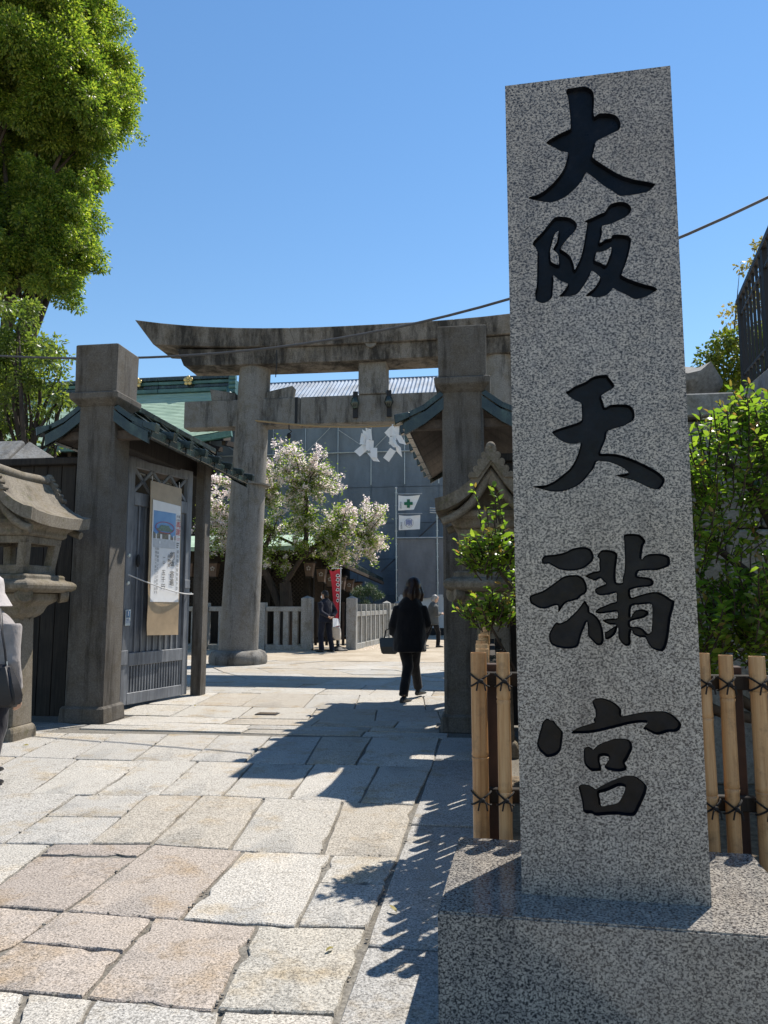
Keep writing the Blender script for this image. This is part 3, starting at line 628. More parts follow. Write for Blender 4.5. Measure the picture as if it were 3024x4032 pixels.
sign = Thing("inscribed_pillar", (0.085, 2.646, 0.372), "tall grey granite pillar with big black carved characters on a stone base", "stone pillar", rz=R(-2.4))
conts = {k: [smooth_closed(c) for c in v] for k, v in CHARS.items()}
allc = [c for v in conts.values() for c in v]
pts = [(0, 0), (SW, 0), (SW, SH), (0, SH)]
eds = [(0, 1), (1, 2), (2, 3), (3, 0)]
for c in allc:
    n = len(pts); pts += c
    eds += [(n + i, n + (i + 1) % len(c)) for i in range(len(c))]
V2, _, F2, *_ = delaunay_2d_cdt([Vector(p) for p in pts], eds, [], 1, 1e-6)
front = MB(); 
vv = [(p.x, 0.0, p.y) for p in V2]
ff = []; fchar = []
for f in F2:
    cx = sum(V2[i].x for i in f) / len(f); cy = sum(V2[i].y for i in f) / len(f)
    (fchar if inside((cx, cy), allc) else ff).append(tuple(f))
front.add(vv, ff)
b0 = [(0, 0, 0), (SW, 0, 0), (SW, 0, SH), (0, 0, SH)]
e = 0.004
bk = [(0, SDP, 0), (SW, SDP, 0), (SW, SDP, SH), (0, SDP, SH)]
front.add(b0 + bk, [(0, 4, 5, 1), (1, 5, 6, 2), (2, 6, 7, 3), (3, 7, 4, 0), (4, 7, 6, 5)])
o = front.build("shaft", G_SIGN, sign, local=True)
DEP = 0.018
for name, cs in conts.items():
    m = MB()
    n0 = {}
    for f in fchar:
        cx = sum(V2[i].x for i in f) / len(f); cy = sum(V2[i].y for i in f) / len(f)
        if not inside((cx, cy), cs): continue
        ids = []
        for i in f:
            if i not in n0:
                n0[i] = len(m.v); m.v.append((V2[i].x, DEP, V2[i].y))
            ids.append(n0[i])
        m.f.append(tuple(ids))
    for c in cs:
        L = len(c); b = len(m.v)
        ins = []                    # sloping chisel cut: the wall leans in towards the floor of the stroke
        for i in range(L):
            p0, p1_, p2_ = c[i - 1], c[i], c[(i + 1) % L]
            tx, tz = p2_[0] - p0[0], p2_[1] - p0[1]
            h = math.hypot(tx, tz) + 1e-9
            nx_, nz_ = -tz / h, tx / h
            if not inside((p1_[0] + nx_ * 0.002, p1_[1] + nz_ * 0.002), cs): nx_, nz_ = -nx_, -nz_
            k = 0.006
            while k > 0.001 and not inside((p1_[0] + nx_ * k * 1.6, p1_[1] + nz_ * k * 1.6), cs): k *= 0.6
            ins.append((p1_[0] + nx_ * k, p1_[1] + nz_ * k))
        m.v += [(p[0], -0.0005, p[1]) for p in c] + [(p[0], DEP + 0.0005, p[1]) for p in ins]
        m.f += [(b + i, b + (i + 1) % L, b + L + (i + 1) % L, b + L + i) for i in range(L)]
    o = m.build("carved_character", M_PAINT, sign, local=True, smooth=35)
    o["label"] = "black carved character " + name
base = Thing("granite_base", (-0.181, 2.466, -0.03), "wide speckled granite block base under the inscribed pillar", "stone base", rz=R(-2.7))
MB().b2((0, 0, 0), (1.12, 0.76, 0.402)).build("block", G_BASE, base, local=True, bevel=0.006, seg=2)

# ------------------------------------------------------------------ bamboo fences round the planting bed
def bamboo_culm(x, y, h, r, T, seed):
    q = random.Random(seed)
    prof = [(r * 1.0, -0.02)]
    z = q.uniform(0.08, 0.3)
    while z < h - 0.1:
        prof += [(r * 0.97, z - 0.02), (r * 1.06, z - 0.005), (r * 0.93, z), (r * 1.05, z + 0.006), (r, z + 0.022)]
        z += q.uniform(0.3, 0.42)
    prof += [(r * 0.97, h), (r * 0.8, h), (r * 0.76, h - 0.03), (0.001, h - 0.032)]
    lean = q.uniform(-0.006, 0.006)
    m = MB().lathe(prof, 14, (x, y, 0))
    m.v = [(a + lean * c, b, c) for a, b, c in m.v]
    m.build("bamboo_culm", M_BAMBOO, T, smooth=50)
def rope_tie(x, y, z, r, T, ax=(1, 0), diag=1):
    """black cord round culm and rail, crossed in front with a knot and two loose ends"""
    m = MB(); ax = Vector((ax[0], ax[1], 0)); nb = Vector((ax.y, -ax.x, 0))
    c = Vector((x, y, z))
    for s in (-1, 1):
        pts = []
        for k in range(13):
            a = PI * k / 12
            pts.append(c + ax * (-(r + 0.006) * math.cos(a)) + nb * ((r + 0.006) * math.sin(a)) + Vector((0, 0, s * 0.028 * math.cos(a))))
        m.tube(pts, 0.0042, 5)
    kn = c + nb * (r + 0.014) + ax * r * 0.2
    m.ell(kn, (0.011, 0.011, 0.011), 8, 5)
    for s in (-1, 1):
        m.tube([kn, kn + ax * 0.014 * s + nb * 0.014 + Vector((0, 0, -0.008)), kn + ax * 0.02 * s + nb * 0.012 + Vector((0, 0, -0.04))], 0.0038, 5)
    m.build("rope_tie", M_ROPE, T, smooth=60)
bf = Thing("bamboo_fence", (0.4, 3.42, 0), "bamboo fence with black rope ties standing right behind the granite base", "bamboo fence")
xs = [-0.056, 0.048, 0.16, 0.27, 0.385, 0.5, 0.61, 0.72, 0.81, 0.898, 0.983, 1.112, 1.235, 1.36, 1.48, 1.6, 1.73, 1.86]
for k, x in enumerate(xs):
    r = 0.036 if k == 0 else rnd.uniform(0.029, 0.034)
    bamboo_culm(x, 3.42, 1.105 + rnd.uniform(-0.006, 0.008), r, bf, k)
    for z in (0.985, 0.482): rope_tie(x, 3.42, z, r, bf)
for z in (0.985, 0.482):
    MB().box((0.93, 3.476, z), (1.96, 0.036, 0.062)).build("rail", M_DARKWOOD, bf, bevel=0.004)
for x in (0.0, 1.05):
    MB().box((x, 3.525, 0.52), (0.05, 0.05, 1.06)).build("fence_post", plain("dark_red_post", (0.045, 0.022, 0.016), 0.7, 0.3), bf, bevel=0.004)
bs = Thing("bamboo_fence", (-0.03, 4.7, 0), "bamboo fence running back towards the right gate post along the paving", "bamboo fence")
y = 3.62; k = 40
while y < 6.5:
    r = rnd.uniform(0.029, 0.034)
    bamboo_culm(-0.05, y, 1.115 + rnd.uniform(-0.01, 0.01), r, bs, k); k += 1
    for z in (0.985, 0.482): rope_tie(-0.05, y, z, r, bs, ax=(0, 1))
    y += rnd.uniform(0.12, 0.14)
for z in (0.985, 0.482):
    MB().box((0.004, 5.05, z), (0.036, 2.98, 0.062)).build("rail", M_DARKWOOD, bs, bevel=0.004)
for yy in (4.55, 5.9):
    MB().box((0.05, yy, 0.52), (0.05, 0.05, 1.06)).build("fence_post", M_DARKWOOD, bs, bevel=0.004)

# ------------------------------------------------------------------ gate wings
ROOFP = [(0.0, 3.77), (0.2, 3.6), (0.42, 3.435), (0.64, 3.32)]
def gate_wing(cx, yf, name_label, mirror=1):
    T = Thing("shrine_gate", (cx, yf + 0.23, 0), name_label, "gate")
    w = 0.46
    MB().box((cx, yf + 0.23, 1.85), (w, 0.44, 3.66), top=0.97).build("stone_post", M_STONE, T, bevel=0.03)
    MB().box((cx, yf + 0.23, 0.07), (0.55, 0.54, 0.2), top=0.94).build("plinth", M_STONE, T, bevel=0.025)
    m = MB()
    def rq(s, z): return [(cx - s, yf + 0.23 - s, z), (cx + s, yf + 0.23 - s, z), (cx + s, yf + 0.23 + s, z), (cx - s, yf + 0.23 + s, z)]
    m.loft([rq(0.215, 3.60), rq(0.3, 3.68), rq(0.305, 3.75), rq(0.27, 3.765)])
    m.build("collar", M_STONE, T, bevel=0.008)
    m = MB().loft([rq(0.258, 3.765), rq(0.265, 4.335), rq(0.02, 4.42)])
    m.build("cap_block", M_STONE, T, bevel=0.008)
    # roof: two slopes of copper bays with battens, boards beneath, barge boards at the front
    y0, y1 = yf + 0.06, yf + 3.6
    nb = 7
    for s in (-1, 1):
        for b in range(nb):
            ya = y0 + (y1 - y0) * b / nb; yb = y0 + (y1 - y0) * (b + 1) / nb
            for i in range(3):
                (xa, za), (xb, zb) = ROOFP[i], ROOFP[i + 1]
                xb2 = xb + (0.03 if i < 2 else 0)
                zb2 = zb
                m = MB().hexa([(cx + s * xa, ya + 0.008, za - 0.03), (cx + s * xb2, ya + 0.008, zb2 - 0.03), (cx + s * xb2, yb - 0.008, zb2 - 0.03), (cx + s * xa, yb - 0.008, za - 0.03),
                               (cx + s * xa, ya + 0.008, za), (cx + s * xb2, ya + 0.008, zb2 + 0.012), (cx + s * xb2, yb - 0.008, zb2 + 0.012), (cx + s * xa, yb - 0.008, za)])
                m.build("copper_sheet", M_COPDK, T)
            pts = [(cx + s * x, ya, z + 0.022) for x, z in ROOFP] 
            pts[-1] = (cx + s * 0.67, ya, ROOFP[-1][1] + 0.024)
            m = MB()
            for p, q in zip(pts, pts[1:]): m.bar(p, q, 0.05, 0.055)
            m.build("batten", M_COPDK, T)
        poly = [(cx + s * x, y0 - 0.03, z - 0.035) for x, z in ROOFP] + [(cx + s * x, y0 - 0.03, z - (0.17 if k else 0.12)) for k, (x, z) in reversed(list(enumerate(ROOFP)))]
        MB().extr(poly, (0, 0.05, 0)).build("barge_board", M_COPDK, T)
        poly = [(cx + s * x, y1 - 0.02, z - 0.035) for x, z in ROOFP] + [(cx + s * x, y1 - 0.02, z - 0.15) for x, z in reversed(ROOFP)]
        MB().extr(poly, (0, 0.05, 0)).build("barge_board", M_COPDK, T)
        for b in range(nb):
            ya = y0 + (y1 - y0) * b / nb; yb = y0 + (y1 - y0) * (b + 1) / nb
            MB().b2((cx + s * 0.60, ya + 0.012, 3.225), (cx + s * 0.665, yb - 0.012, 3.335)).build("eave_end", M_COPDK, T, bevel=0.006)
        for b in range(nb + 1):          # upturned copper tile end over every batten
            ya = y0 + (y1 - y0) * b / nb
            MB().hexa([(cx + s * 0.58, ya - 0.06, 3.335), (cx + s * 0.74, ya - 0.052, 3.265), (cx + s * 0.74, ya + 0.052, 3.265), (cx + s * 0.58, ya + 0.06, 3.335),
                       (cx + s * 0.58, ya - 0.06, 3.40), (cx + s * 0.755, ya - 0.052, 3.375), (cx + s * 0.755, ya + 0.052, 3.375), (cx + s * 0.58, ya + 0.06, 3.40)]).build("tile_end", M_COPDK, T, bevel=0.008)
        # boards under the slope
        for b in range(8):
            ya = y0 + 0.03 + (y1 - y0 - 0.06) * b / 8; yb = ya + (y1 - y0 - 0.06) / 8 - 0.01
            m = MB().hexa([(cx + s * 0.03, ya, 3.62), (cx + s * 0.6, ya, 3.245), (cx + s * 0.6, yb, 3.245), (cx + s * 0.03, yb, 3.62),
                           (cx + s * 0.03, ya, 3.64), (cx + s * 0.6, ya, 3.265), (cx + s * 0.6, yb, 3.265), (cx + s * 0.03, yb, 3.64)])
            m.build("soffit_board", M_SOFFIT, T)
        MB().b2((cx + s * 0.08, y0 + 0.05, 3.22), (cx + s * 0.55, y0 + 0.14, 3.33)).build("tie_beam", M_SOFFIT, T, bevel=0.008)
    MB().b2((cx - 0.1, y0 - 0.02, 3.745), (cx + 0.1, y1 + 0.02, 3.83)).build("ridge_cap", M_COPDK, T, bevel=0.012)
    # rear post, header
    MB().box((cx + (0.33 if mirror > 0 else 0.02), yf + 2.55, 1.68), (0.15, 0.24, 3.4)).build("rear_post", M_STONE, T, bevel=0.02)
    MB().b2((cx + (0.03 if mirror > 0 else -0.2), yf + 0.46, 3.18), (cx + (0.2 if mirror > 0 else -0.03), yf + 2.6, 3.42)).build("header_beam", M_DARKWOOD, T, bevel=0.01)
    return T
GL = gate_wing(-4.53, 7.98, "left gate wing with stone post, copper roof and open grey wooden door", 1)
GR = gate_wing(-0.27, 7.98, "right gate wing with stone post and copper roof behind the stone lantern", -1)

# the open grey door of the left wing (a part with its own boards and bars)
DOORA = math.atan2(1.29, 0.335)
def door_leaf(T, origin, ang, label=None):
    f = MB()
    W, Hh, th = 1.33, 3.19, 0.07
    def bx(u0, u1, z0, z1, d0=0.0, d1=th): f.b2((u0, d0, z0), (u1, d1, z1))
    bx(0, 0.125, 0.02, Hh); bx(W - 0.12, W, 0.02, Hh)
    bx(0.125, W - 0.12, 0.02, 0.165); bx(0.125, W - 0.12, 0.5, 0.665); bx(0.125, W - 0.12, 2.56, 2.73); bx(0.125, W - 0.12, 3.06, Hh)
    d = f.build("door", M_DOOR, bevel=0.006)
    d.location = Vector(origin) - T.o.location; d.rotation_euler = (0, 0, ang); d.parent = T.o
    n = 9; w = (W - 0.245) / n
    for k in range(n):
        u0 = 0.125 + k * w
        MB().b2((u0 + 0.003, 0.03, 0.665), (u0 + w - 0.003, 0.055, 2.56)).build("door_board", M_DOORDK, bevel=0.003, parent=d)
        MB().b2((u0 - 0.012, 0.012, 0.665), (u0 + 0.016, 0.03, 2.56)).build("batten_strip", M_DOOR, bevel=0.003, parent=d) if 0 < k else None
    n = 20; w = (W - 0.245) / n
    for k in range(n):
        u0 = 0.125 + (k + 0.5) * w
        MB().box((u0, 0.035, 0.333), (0.024, 0.04, 0.335)).build("grille_bar", M_DOOR, parent=d)
    for (u0, u1) in ((0.125, 0.485), (0.485, 0.85), (0.85, 1.21)):
        for a, b in (((u0, 2.73), (u1, 3.06)), ((u0, 3.06), (u1, 2.73))):
            MB().bar((a[0], 0.035, a[1]), (b[0], 0.035, b[1]), 0.03, 0.035).build("lattice_bar", M_DOOR, parent=d)
    for z in (1.9, 1.55):
        MB().tube([(0.06, -0.012, z), (0.06, 0.0, z)], [0.022, 0.03], 10).build("stud", M_STEEL, parent=d)
    MB().ell((0.235, 0.0, 1.84), (0.035, 0.02, 0.085), 10, 7).build("pull_ring", M_BLACK, parent=d)
    MB().b2((-0.03, -0.012, 0.52), (0.1, 0.0, 0.7)).build("hinge_strap", M_DOOR, bevel=0.004, parent=d)
    MB().b2((1.2, -0.012, 1.5), (1.32, 0.0, 1.62)).build("lock_plate", M_DOOR, bevel=0.004, parent=d)
    return d
D0 = (-4.59, 8.97, 0.02)
door_leaf(GL, D0, DOORA)
door_leaf(GR, (-0.2, 8.97, 0.02), PI / 2 - 0.08)

# text as thin flat print
def text_mesh(body, size, mat, parent, loc, rot, name="lettering", space=1.0, ext=0.0):
    c = bpy.data.curves.new("lettering", 'FONT')
    c.body = body; c.size = size; c.align_x = 'CENTER'; c.align_y = 'CENTER'; c.space_line = space
    c.extrude = ext; c.resolution_u = 3
    to = bpy.data.objects.new("lettering_source", c)
    COL.objects.link(to)
    bpy.context.view_layer.update()
    me = bpy.data.meshes.new_from_object(to.evaluated_get(bpy.context.evaluated_depsgraph_get()))
    bpy.data.objects.remove(to); bpy.data.curves.remove(c)
    me.name = name
    me.materials.clear(); me.materials.append(mat)
    o = bpy.data.objects.new(name, me)
    COL.objects.link(o)
    o.location = loc; o.rotation_euler = rot; o.parent = parent
    return o
def vtext(s): return "\n".join(s)

# hanging notice on the open door (local: x along the door, -y towards the path)
dx, dy = math.cos(DOORA), math.sin(DOORA)
nx, ny = dy, -dx
po = Thing("poster", (D0[0] + nx * 0.045 + dx * 0.67, D0[1] + ny * 0.045 + dy * 0.67, 0.9), "long hanging tan notice with white sheet, photo and handwritten columns on the open door", "poster", rz=DOORA)
def grid_board(u0, u1, z0, z1, y, th, wav):
    rings = []
    for i in range(17):
        z = z0 + (z1 - z0) * i / 16
        o_ = wav * math.sin(i * 1.3) * (0.3 + (1 - i / 16) ** 2) - 0.03 * (1 - i / 16)
        rings.append([(u0, y + o_, z), (u1, y + o_ * 0.6, z - 0.02), (u1, y + o_ * 0.6 + th, z - 0.02), (u0, y + o_ + th, z)])
    return MB().loft(rings)
grid_board(-0.325, 0.325, 0.0, 2.03, -0.02, 0.008, 0.006).build("backing", M_TAN, po, local=True, smooth=30)
ply = -0.024
def flatpoly(pts, y, mat, name):
    return MB().extr([(p[0], y, p[1]) for p in pts], (0, -0.0015, 0)).build(name, mat, po, local=True)
def qd(u0, u1, z0, z1): return [(u0, z0), (u1, z0), (u1, z1), (u0, z1)]
MB().hexa([(-0.285, -0.048, 0.43), (0.30, -0.045, 0.425), (0.30, -0.035, 0.425), (-0.285, -0.035, 0.43), (-0.285, -0.034, 1.78), (0.30, -0.032, 1.755), (0.30, -0.03, 1.755), (-0.285, -0.03, 1.78)]).build("white_sheet", M_WHITE, po, local=True)
def print_sky():
    x = NT("printed_sky", 0.5)
    x.col(x.mix((0.06, 0.2, 0.48), (0.25, 0.45, 0.68), x.ramp(x.noise(2.0, 3), [(0.35, 0), (0.7, 1)])))
    return x.m
yb = -0.037
def fp(pts, k, mat, name="print"):
    def off(z): return -0.0485 + (z - 0.43) * (0.0145 / 1.35) - 0.0012 * k
    vs = [(p[0], off(p[1]), p[1]) for p in pts]
    return MB().add(vs, [tuple(range(len(vs)))]).build(name, mat, po, local=True)
U0, U1, Z0, Z1 = -0.265, 0.195, 1.15, 1.64
fp(qd(U0, U1, Z0, Z1), 1, print_sky(), "printed_photo")
fp(qd(U0, U1, Z0, 1.27), 2, plain("printed_paving", (0.5, 0.52, 0.55), 0.5, 0.1, 20))
fp([(U0, 1.27), (U1, 1.27), (U1, 1.33), (0.12, 1.30), (0.08, 1.36), (-0.15, 1.36), (-0.2, 1.32), (U0, 1.36)], 3, plain("printed_buildings", (0.16, 0.15, 0.12), 0.5, 0.6, 60))
fp([(-0.21, 1.40), (-0.17, 1.375), (0.10, 1.375), (0.14, 1.40), (0.08, 1.415), (0.05, 1.455), (-0.12, 1.455), (-0.15, 1.415)], 4, plain("printed_roof", (0.12, 0.2, 0.17), 0.5, 0.4, 50))
for (a, b, c, d) in ((-0.13, -0.09, 1.27, 1.33), (0.04, 0.08, 1.27, 1.34), (-0.22, -0.2, 1.26, 1.33), (0.14, 0.165, 1.25, 1.33), (-0.15, -0.12, 1.2, 1.24)):
    fp(qd(a, b, c, d), 5, M_WHITE)
m = MB()
ring = [(-0.035 + 0.19 * math.cos(2 * PI * k / 28), 1.425 + 0.075 * math.sin(2 * PI * k / 28)) for k in range(28)]
for k in range(28):
    a, b = ring[k], ring[(k + 1) % 28]
    def o2(z): return -0.0485 + (z - 0.43) * (0.0145 / 1.35) - 0.0075
    m.bar((a[0], o2(a[1]), a[1]), (b[0], o2(b[1]), b[1]), 0.006, 0.002, up=(0, 1, 0))
m.build("red_ring", M_REDINK, po, local=True)
def ptext(s, size, mat, u, z, space=0.95, flat=False):
    tilt = math.atan(0.0145 / 1.35)
    return text_mesh(s if flat else vtext(s), size, mat, po.o, (u, -0.0485 + (z - 0.43) * (0.0145 / 1.35) - 0.005, z), (PI / 2, 0, 0), space=space)
ptext("大阪", 0.042, M_INK, 0.247, 1.60, flat=True); ptext("天満宮", 0.03, M_INK, 0.247, 1.55, flat=True)
ptext("再建", 0.10, M_REDINK, 0.248, 1.43, 1.0)
ptext("127", 0.05, M_REDINK, 0.248, 1.285, flat=True)
for k in range(3): fp(qd(0.22, 0.275 - 0.01 * k, 1.225 - k * 0.028, 1.24 - k * 0.028), 2, M_GREYINK)
ptext("御社殿御屋根葺き替え", 0.05, M_GREYINK, 0.245, 0.83, 1.25)
ptext("銅板", 0.105, M_INK, 0.135, 1.00, 0.95); ptext("寄進", 0.105, M_INK, 0.135, 0.74, 0.95)
ptext("奉賛金", 0.055, M_INK, 0.065, 0.98, 1.1)
ptext("一口", 0.05, M_INK, -0.035, 0.985, 1.3); ptext("五千円", 0.085, M_INK, -0.04, 0.72, 1.1)
ptext("御奉賛頂いた方は御芳名を", 0.04, M_GREYINK, -0.165, 0.84, 1.3)
ptext("社務所にて受付しております", 0.04, M_GREYINK, -0.205, 0.84, 1.2)
for u in (-0.29, 0.28):
    MB().tube([(u, -0.015, 2.0), (u + 0.01, 0.0, 2.1)], 0.005, 6).build("hanging_string", M_WHITE, po, local=True)
# thin grey tube slung across the door
def doorp(u, z, off): return (D0[0] + dx * u + nx * off, D0[1] + dy * u + ny * off, z)
tt = Thing("cord", doorp(0.6, 1.49, 0.12), "thin pale cord slung across the hanging notice on the open door", "cord")
MB().tube([doorp(u, 1.44 + 0.235 * max(0.0, 1 - u / 1.33) ** 1.7 - 0.02 * math.sin(u * 2.3), 0.05 + 0.09 * math.sin(PI * u / 1.33)) for u in [k * 1.34 / 16 for k in range(17)]], 0.008, 8).build("line", plain("pale_cord", (0.55, 0.55, 0.55), 0.5), tt, smooth=60)
MB().tube([doorp(1.29, 1.45, 0.0), doorp(1.29, 1.45, 0.06)], 0.014, 6).build("hook", M_STEEL, tt)
pt = Thing("small_sign", doorp(0.066, 1.03, 0.008), "small blue and white plate screwed to the edge of the open door", "sign", rz=DOORA)
MB().b2((-0.045, -0.012, 0.0), (0.045, 0.0, 0.2)).build("plate", plain("plate_white", (0.45, 0.52, 0.55), 0.35, 0.05), pt, local=True, bevel=0.003)
MB().b2((-0.036, -0.0135, 0.1), (0.036, -0.012, 0.19)).build("blue_field", plain("plate_blue", (0.04, 0.12, 0.25), 0.35, 0.05), pt, local=True)
text_mesh("1", 0.08, M_WHITE, pt.o, (0, -0.0145, 0.148), (PI / 2, 0, 0))
text_mesh("防犯\nカメラ", 0.03, M_BLUE, pt.o, (0, -0.0145, 0.055), (PI / 2, 0, 0))

# ------------------------------------------------------------------ dark board fences either side of the gate
def board_fence(x0, x1, y, ztop, label):
    T = Thing("board_fence", ((x0 + x1) / 2, y, 0), label, "wooden fence")
    x = x0
    while x < x1 - 0.02:
        w = min(rnd.uniform(0.15, 0.2), x1 - x)
        MB().box((x + w / 2, y, ztop / 2), (w - rnd.uniform(0.006, 0.014), 0.03, ztop - 0.02)).build("board", M_DARKWOOD, T, bevel=0.003)
        x += w
    for z in (0.3, 1.6): MB().box(((x0 + x1) / 2, y + 0.045, z), (x1 - x0, 0.06, 0.11)).build("rail", M_DARKWOOD, T)
    MB().box(((x0 + x1) / 2, y, ztop + 0.03), (x1 - x0 + 0.03, 0.17, 0.09)).build("cap_rail", M_DARKWOOD, T, bevel=0.012)
    return T
board_fence(-8.6, -4.78, 8.3, 2.98, "dark weathered board fence behind the left stone lantern")
board_fence(0.0, 4.6, 8.4, 2.9, "dark board fence joining the right gate post")
rw = Thing("wall_roof", (-8.3, 9.6, 0), "low lichen grey stone slab roof showing above the left board fence", "wall roof")
for k in range(6):
    x0 = -10.2 + k * 0.72
    MB().hexa([(x0, 9.2, 2.95), (x0 + 0.7, 9.2, 2.95), (x0 + 0.7, 10.4, 2.95), (x0, 10.4, 2.95), (x0 + 0.02, 9.24, 3.18), (x0 + 0.68, 9.24, 3.18 - (0.1 if k == 5 else 0)), (x0 + 0.68, 9.8, 3.66 - (0.42 if k == 5 else 0)), (x0 + 0.02, 9.8, 3.66)]).build("roof_slab", M_WALLST, rw, bevel=0.03)
MB().b2((-10.2, 9.5, 0), (-5.9, 10.1, 2.95)).build("wall", M_CONC, rw)

# ------------------------------------------------------------------ stone lanterns
def stone_lantern(cx, cy, label):
    T = Thing("stone_lantern", (cx, cy, 0), label, "stone lantern", "tall stone lanterns either side of the gate")
    def sq(s, z, sy=None): sy = sy or s; return [(cx - s, cy - sy, z), (cx + s, cy - sy, z), (cx + s, cy + sy, z), (cx - s, cy + sy, z)]
    MB().loft([sq(0.2, -0.02), sq(0.2, 0.09), sq(0.175, 0.13)]).build("foot", M_LANT, T, bevel=0.015)
    MB().loft([sq(0.165, 0.12), sq(0.142, 1.19)]).build("shaft", M_LANT, T, bevel=0.015)
    m = MB().loft([sq(0.15, 1.17), sq(0.2, 1.21), sq(0.23, 1.29), sq(0.3, 1.34), sq(0.3, 1.42)])
    m.build("capital", M_LANT, T, bevel=0.012)
    for s in (-1, 1):
        for d in (-1, 1):
            m = MB()
            pts = [(0.13 + 0.025 * k + 0.015 * math.sin(k * 1.4), 1.14 + 0.032 * k + 0.012 * math.cos(k * 1.9)) for k in range(9)]
            poly = [(cx + s * p[0] * 0.72, cy + d * p[0] * 0.72, p[1]) for p in pts] + [(cx + s * 0.1, cy + d * 0.1, 1.42), (cx + s * 0.1, cy + d * 0.1, 1.14)]
            m.extr(poly, (0.05 * s, -0.05 * d, 0))
            m.build("scroll_bracket", M_LANT, T)
            m = MB().tube([(cx + s * 0.3, cy + d * 0.3, 1.40), (cx + s * 0.36, cy + d * 0.36, 1.40)], [0.085, 0.07], 12)
            m.build("scroll_end", M_LANT, T, smooth=40)
    m = MB().loft([sq(0.36, 1.42), sq(0.42, 1.45), sq(0.43, 1.5), sq(0.4, 1.53), sq(0.34, 1.545), sq(0.34, 1.59), sq(0.31, 1.6)])
    m.build("platform", M_LANT, T, bevel=0.01)
    # fire box: four corner posts, sills and lintels leave real openings
    for s in (-1, 1):
        for d in (-1, 1):
            MB().loft([[(cx + s * a - s * q[0] * 0.09, cy + d * a - d * q[1] * 0.09, z) for q in ((0, 0), (1, 0), (1, 1), (0, 1))] for a, z in ((0.26, 1.6), (0.305, 1.97))]).build("corner_post", M_LANT, T, bevel=0.008)
    for z0, z1, a in ((1.6, 1.69, 0.268), (1.9, 1.97, 0.3)):
        m = MB()
        for s in (-1, 1):
            m.b2((cx - a, cy + s * a, z0), (cx + a, cy + s * (a - 0.07), z1)); m.b2((cx + s * a, cy - a, z0), (cx + s * (a - 0.07), cy + a, z1))
        m.build("window_frame", M_LANT, T, bevel=0.006)
    MB().loft([sq(0.31, 1.97), sq(0.34, 1.99), sq(0.34, 2.04), sq(0.39, 2.08), sq(0.39, 2.13)]).build("cornice", M_LANT, T, bevel=0.01)
    # swept gable roof, ridge running back
    prof = [(0.0, 2.62), (0.05, 2.545), (0.11, 2.445), (0.185, 2.345), (0.28, 2.265), (0.375, 2.21), (0.465, 2.18)]
    rings = []
    for k, y in enumerate([cy - 0.52, cy - 0.40, cy - 0.2, cy, cy + 0.2, cy + 0.40, cy + 0.52]):
        fl = abs(y - cy) / 0.52
        up = 0.04 * fl ** 3
        out = [(cx - x * (1 + 0.05 * fl ** 3), y, z + up * (x / 0.49)) for x, z in reversed(prof)] + [(cx + x * (1 + 0.05 * fl ** 3), y, z + up * (x / 0.49)) for x, z in prof[1:]]
        inn = [(cx + x * (1 + 0.03 * fl ** 3), y, z - 0.115 + up * (x / 0.49)) for x, z in reversed(prof)] + [(cx - x * (1 + 0.03 * fl ** 3), y, z - 0.115 + up * (x / 0.49)) for x, z in prof[1:]]
        rings.append(out + inn)
    MB().loft(rings).build("roof", M_LANT, T, smooth=38)
    for y in (cy - 0.2, cy + 0.17):
        gp = [(cx - 0.33, y, 2.09), (cx + 0.33, y, 2.09), (cx + 0.25, y, 2.16), (cx + 0.12, y, 2.31), (cx, y, 2.48), (cx - 0.12, y, 2.31), (cx - 0.25, y, 2.16)]
        MB().extr(gp, (0, 0.03, 0)).build("gable_panel", M_LANT, T)
    for s in (-1, 1):                       # curved barge band under each gable edge
        y = cy + s * 0.44
        m = MB()
        m.tube([(cx + (x * 0.93) * d, y, z - 0.165 + 0.02 * x) for d, pr in ((-1, prof[::-1]), (1, prof[1:])) for x, z in pr], 0.04, 8)
        m.build("barge_band", M_LANT, T, smooth=50)
        m = MB().ell((cx, y, 2.41), (0.05, 0.03, 0.085), 10, 7); m.build("gable_pendant", M_LANT, T, smooth=60)
    m = MB().tube([(cx, cy - 0.44, 2.625), (cx, cy, 2.605), (cx, cy + 0.44, 2.625)], 0.05, 10)
    m.build("ridge", M_LANT, T, smooth=40)
    for s in (-1, 1):                       # scalloped ridge-end plaque with a ball on top
        y = cy + s * 0.5
        out = []
        for d in (-1, 1):
            cs = [(0.02, 2.635), (0.055, 2.585), (0.09, 2.525), (0.125, 2.465), (0.165, 2.41)]
            arc = []
            for (ax_, az) in (cs if d > 0 else cs[::-1]):
                for k in range(5):
                    t = (k / 4 - 0.5) * PI * 0.95
                    t = t if d > 0 else -t
                    nx_, nz_ = 0.75 * d, 0.66
                    tx_, tz_ = 0.66 * d, -0.75
                    arc.append((cx + d * ax_ + 0.03 * (nx_ * math.cos(t) + tx_ * math.sin(t) * (1 if d > 0 else 1)), y - 0.04, az + 0.03 * (nz_ * math.cos(t) + tz_ * math.sin(t))))
            out += arc
        low = [(cx + 0.11, y - 0.04, 2.39), (cx, y - 0.04, 2.54), (cx - 0.11, y - 0.04, 2.39)]
        MB().extr(out + low, (0, 0.08, 0)).build("ridge_end", M_LANT, T)
        MB().ell((cx, y, 2.665), (0.042, 0.055, 0.042), 12, 8).build("ridge_ball", M_LANT, T, smooth=60)
    return T
stone_lantern(-4.74, 6.97, "sunlit mossy stone lantern at left behind the person in a white hat")
stone_lantern(0.02, 6.93, "shaded stone lantern in front of the right gate post, half hidden by the pillar")

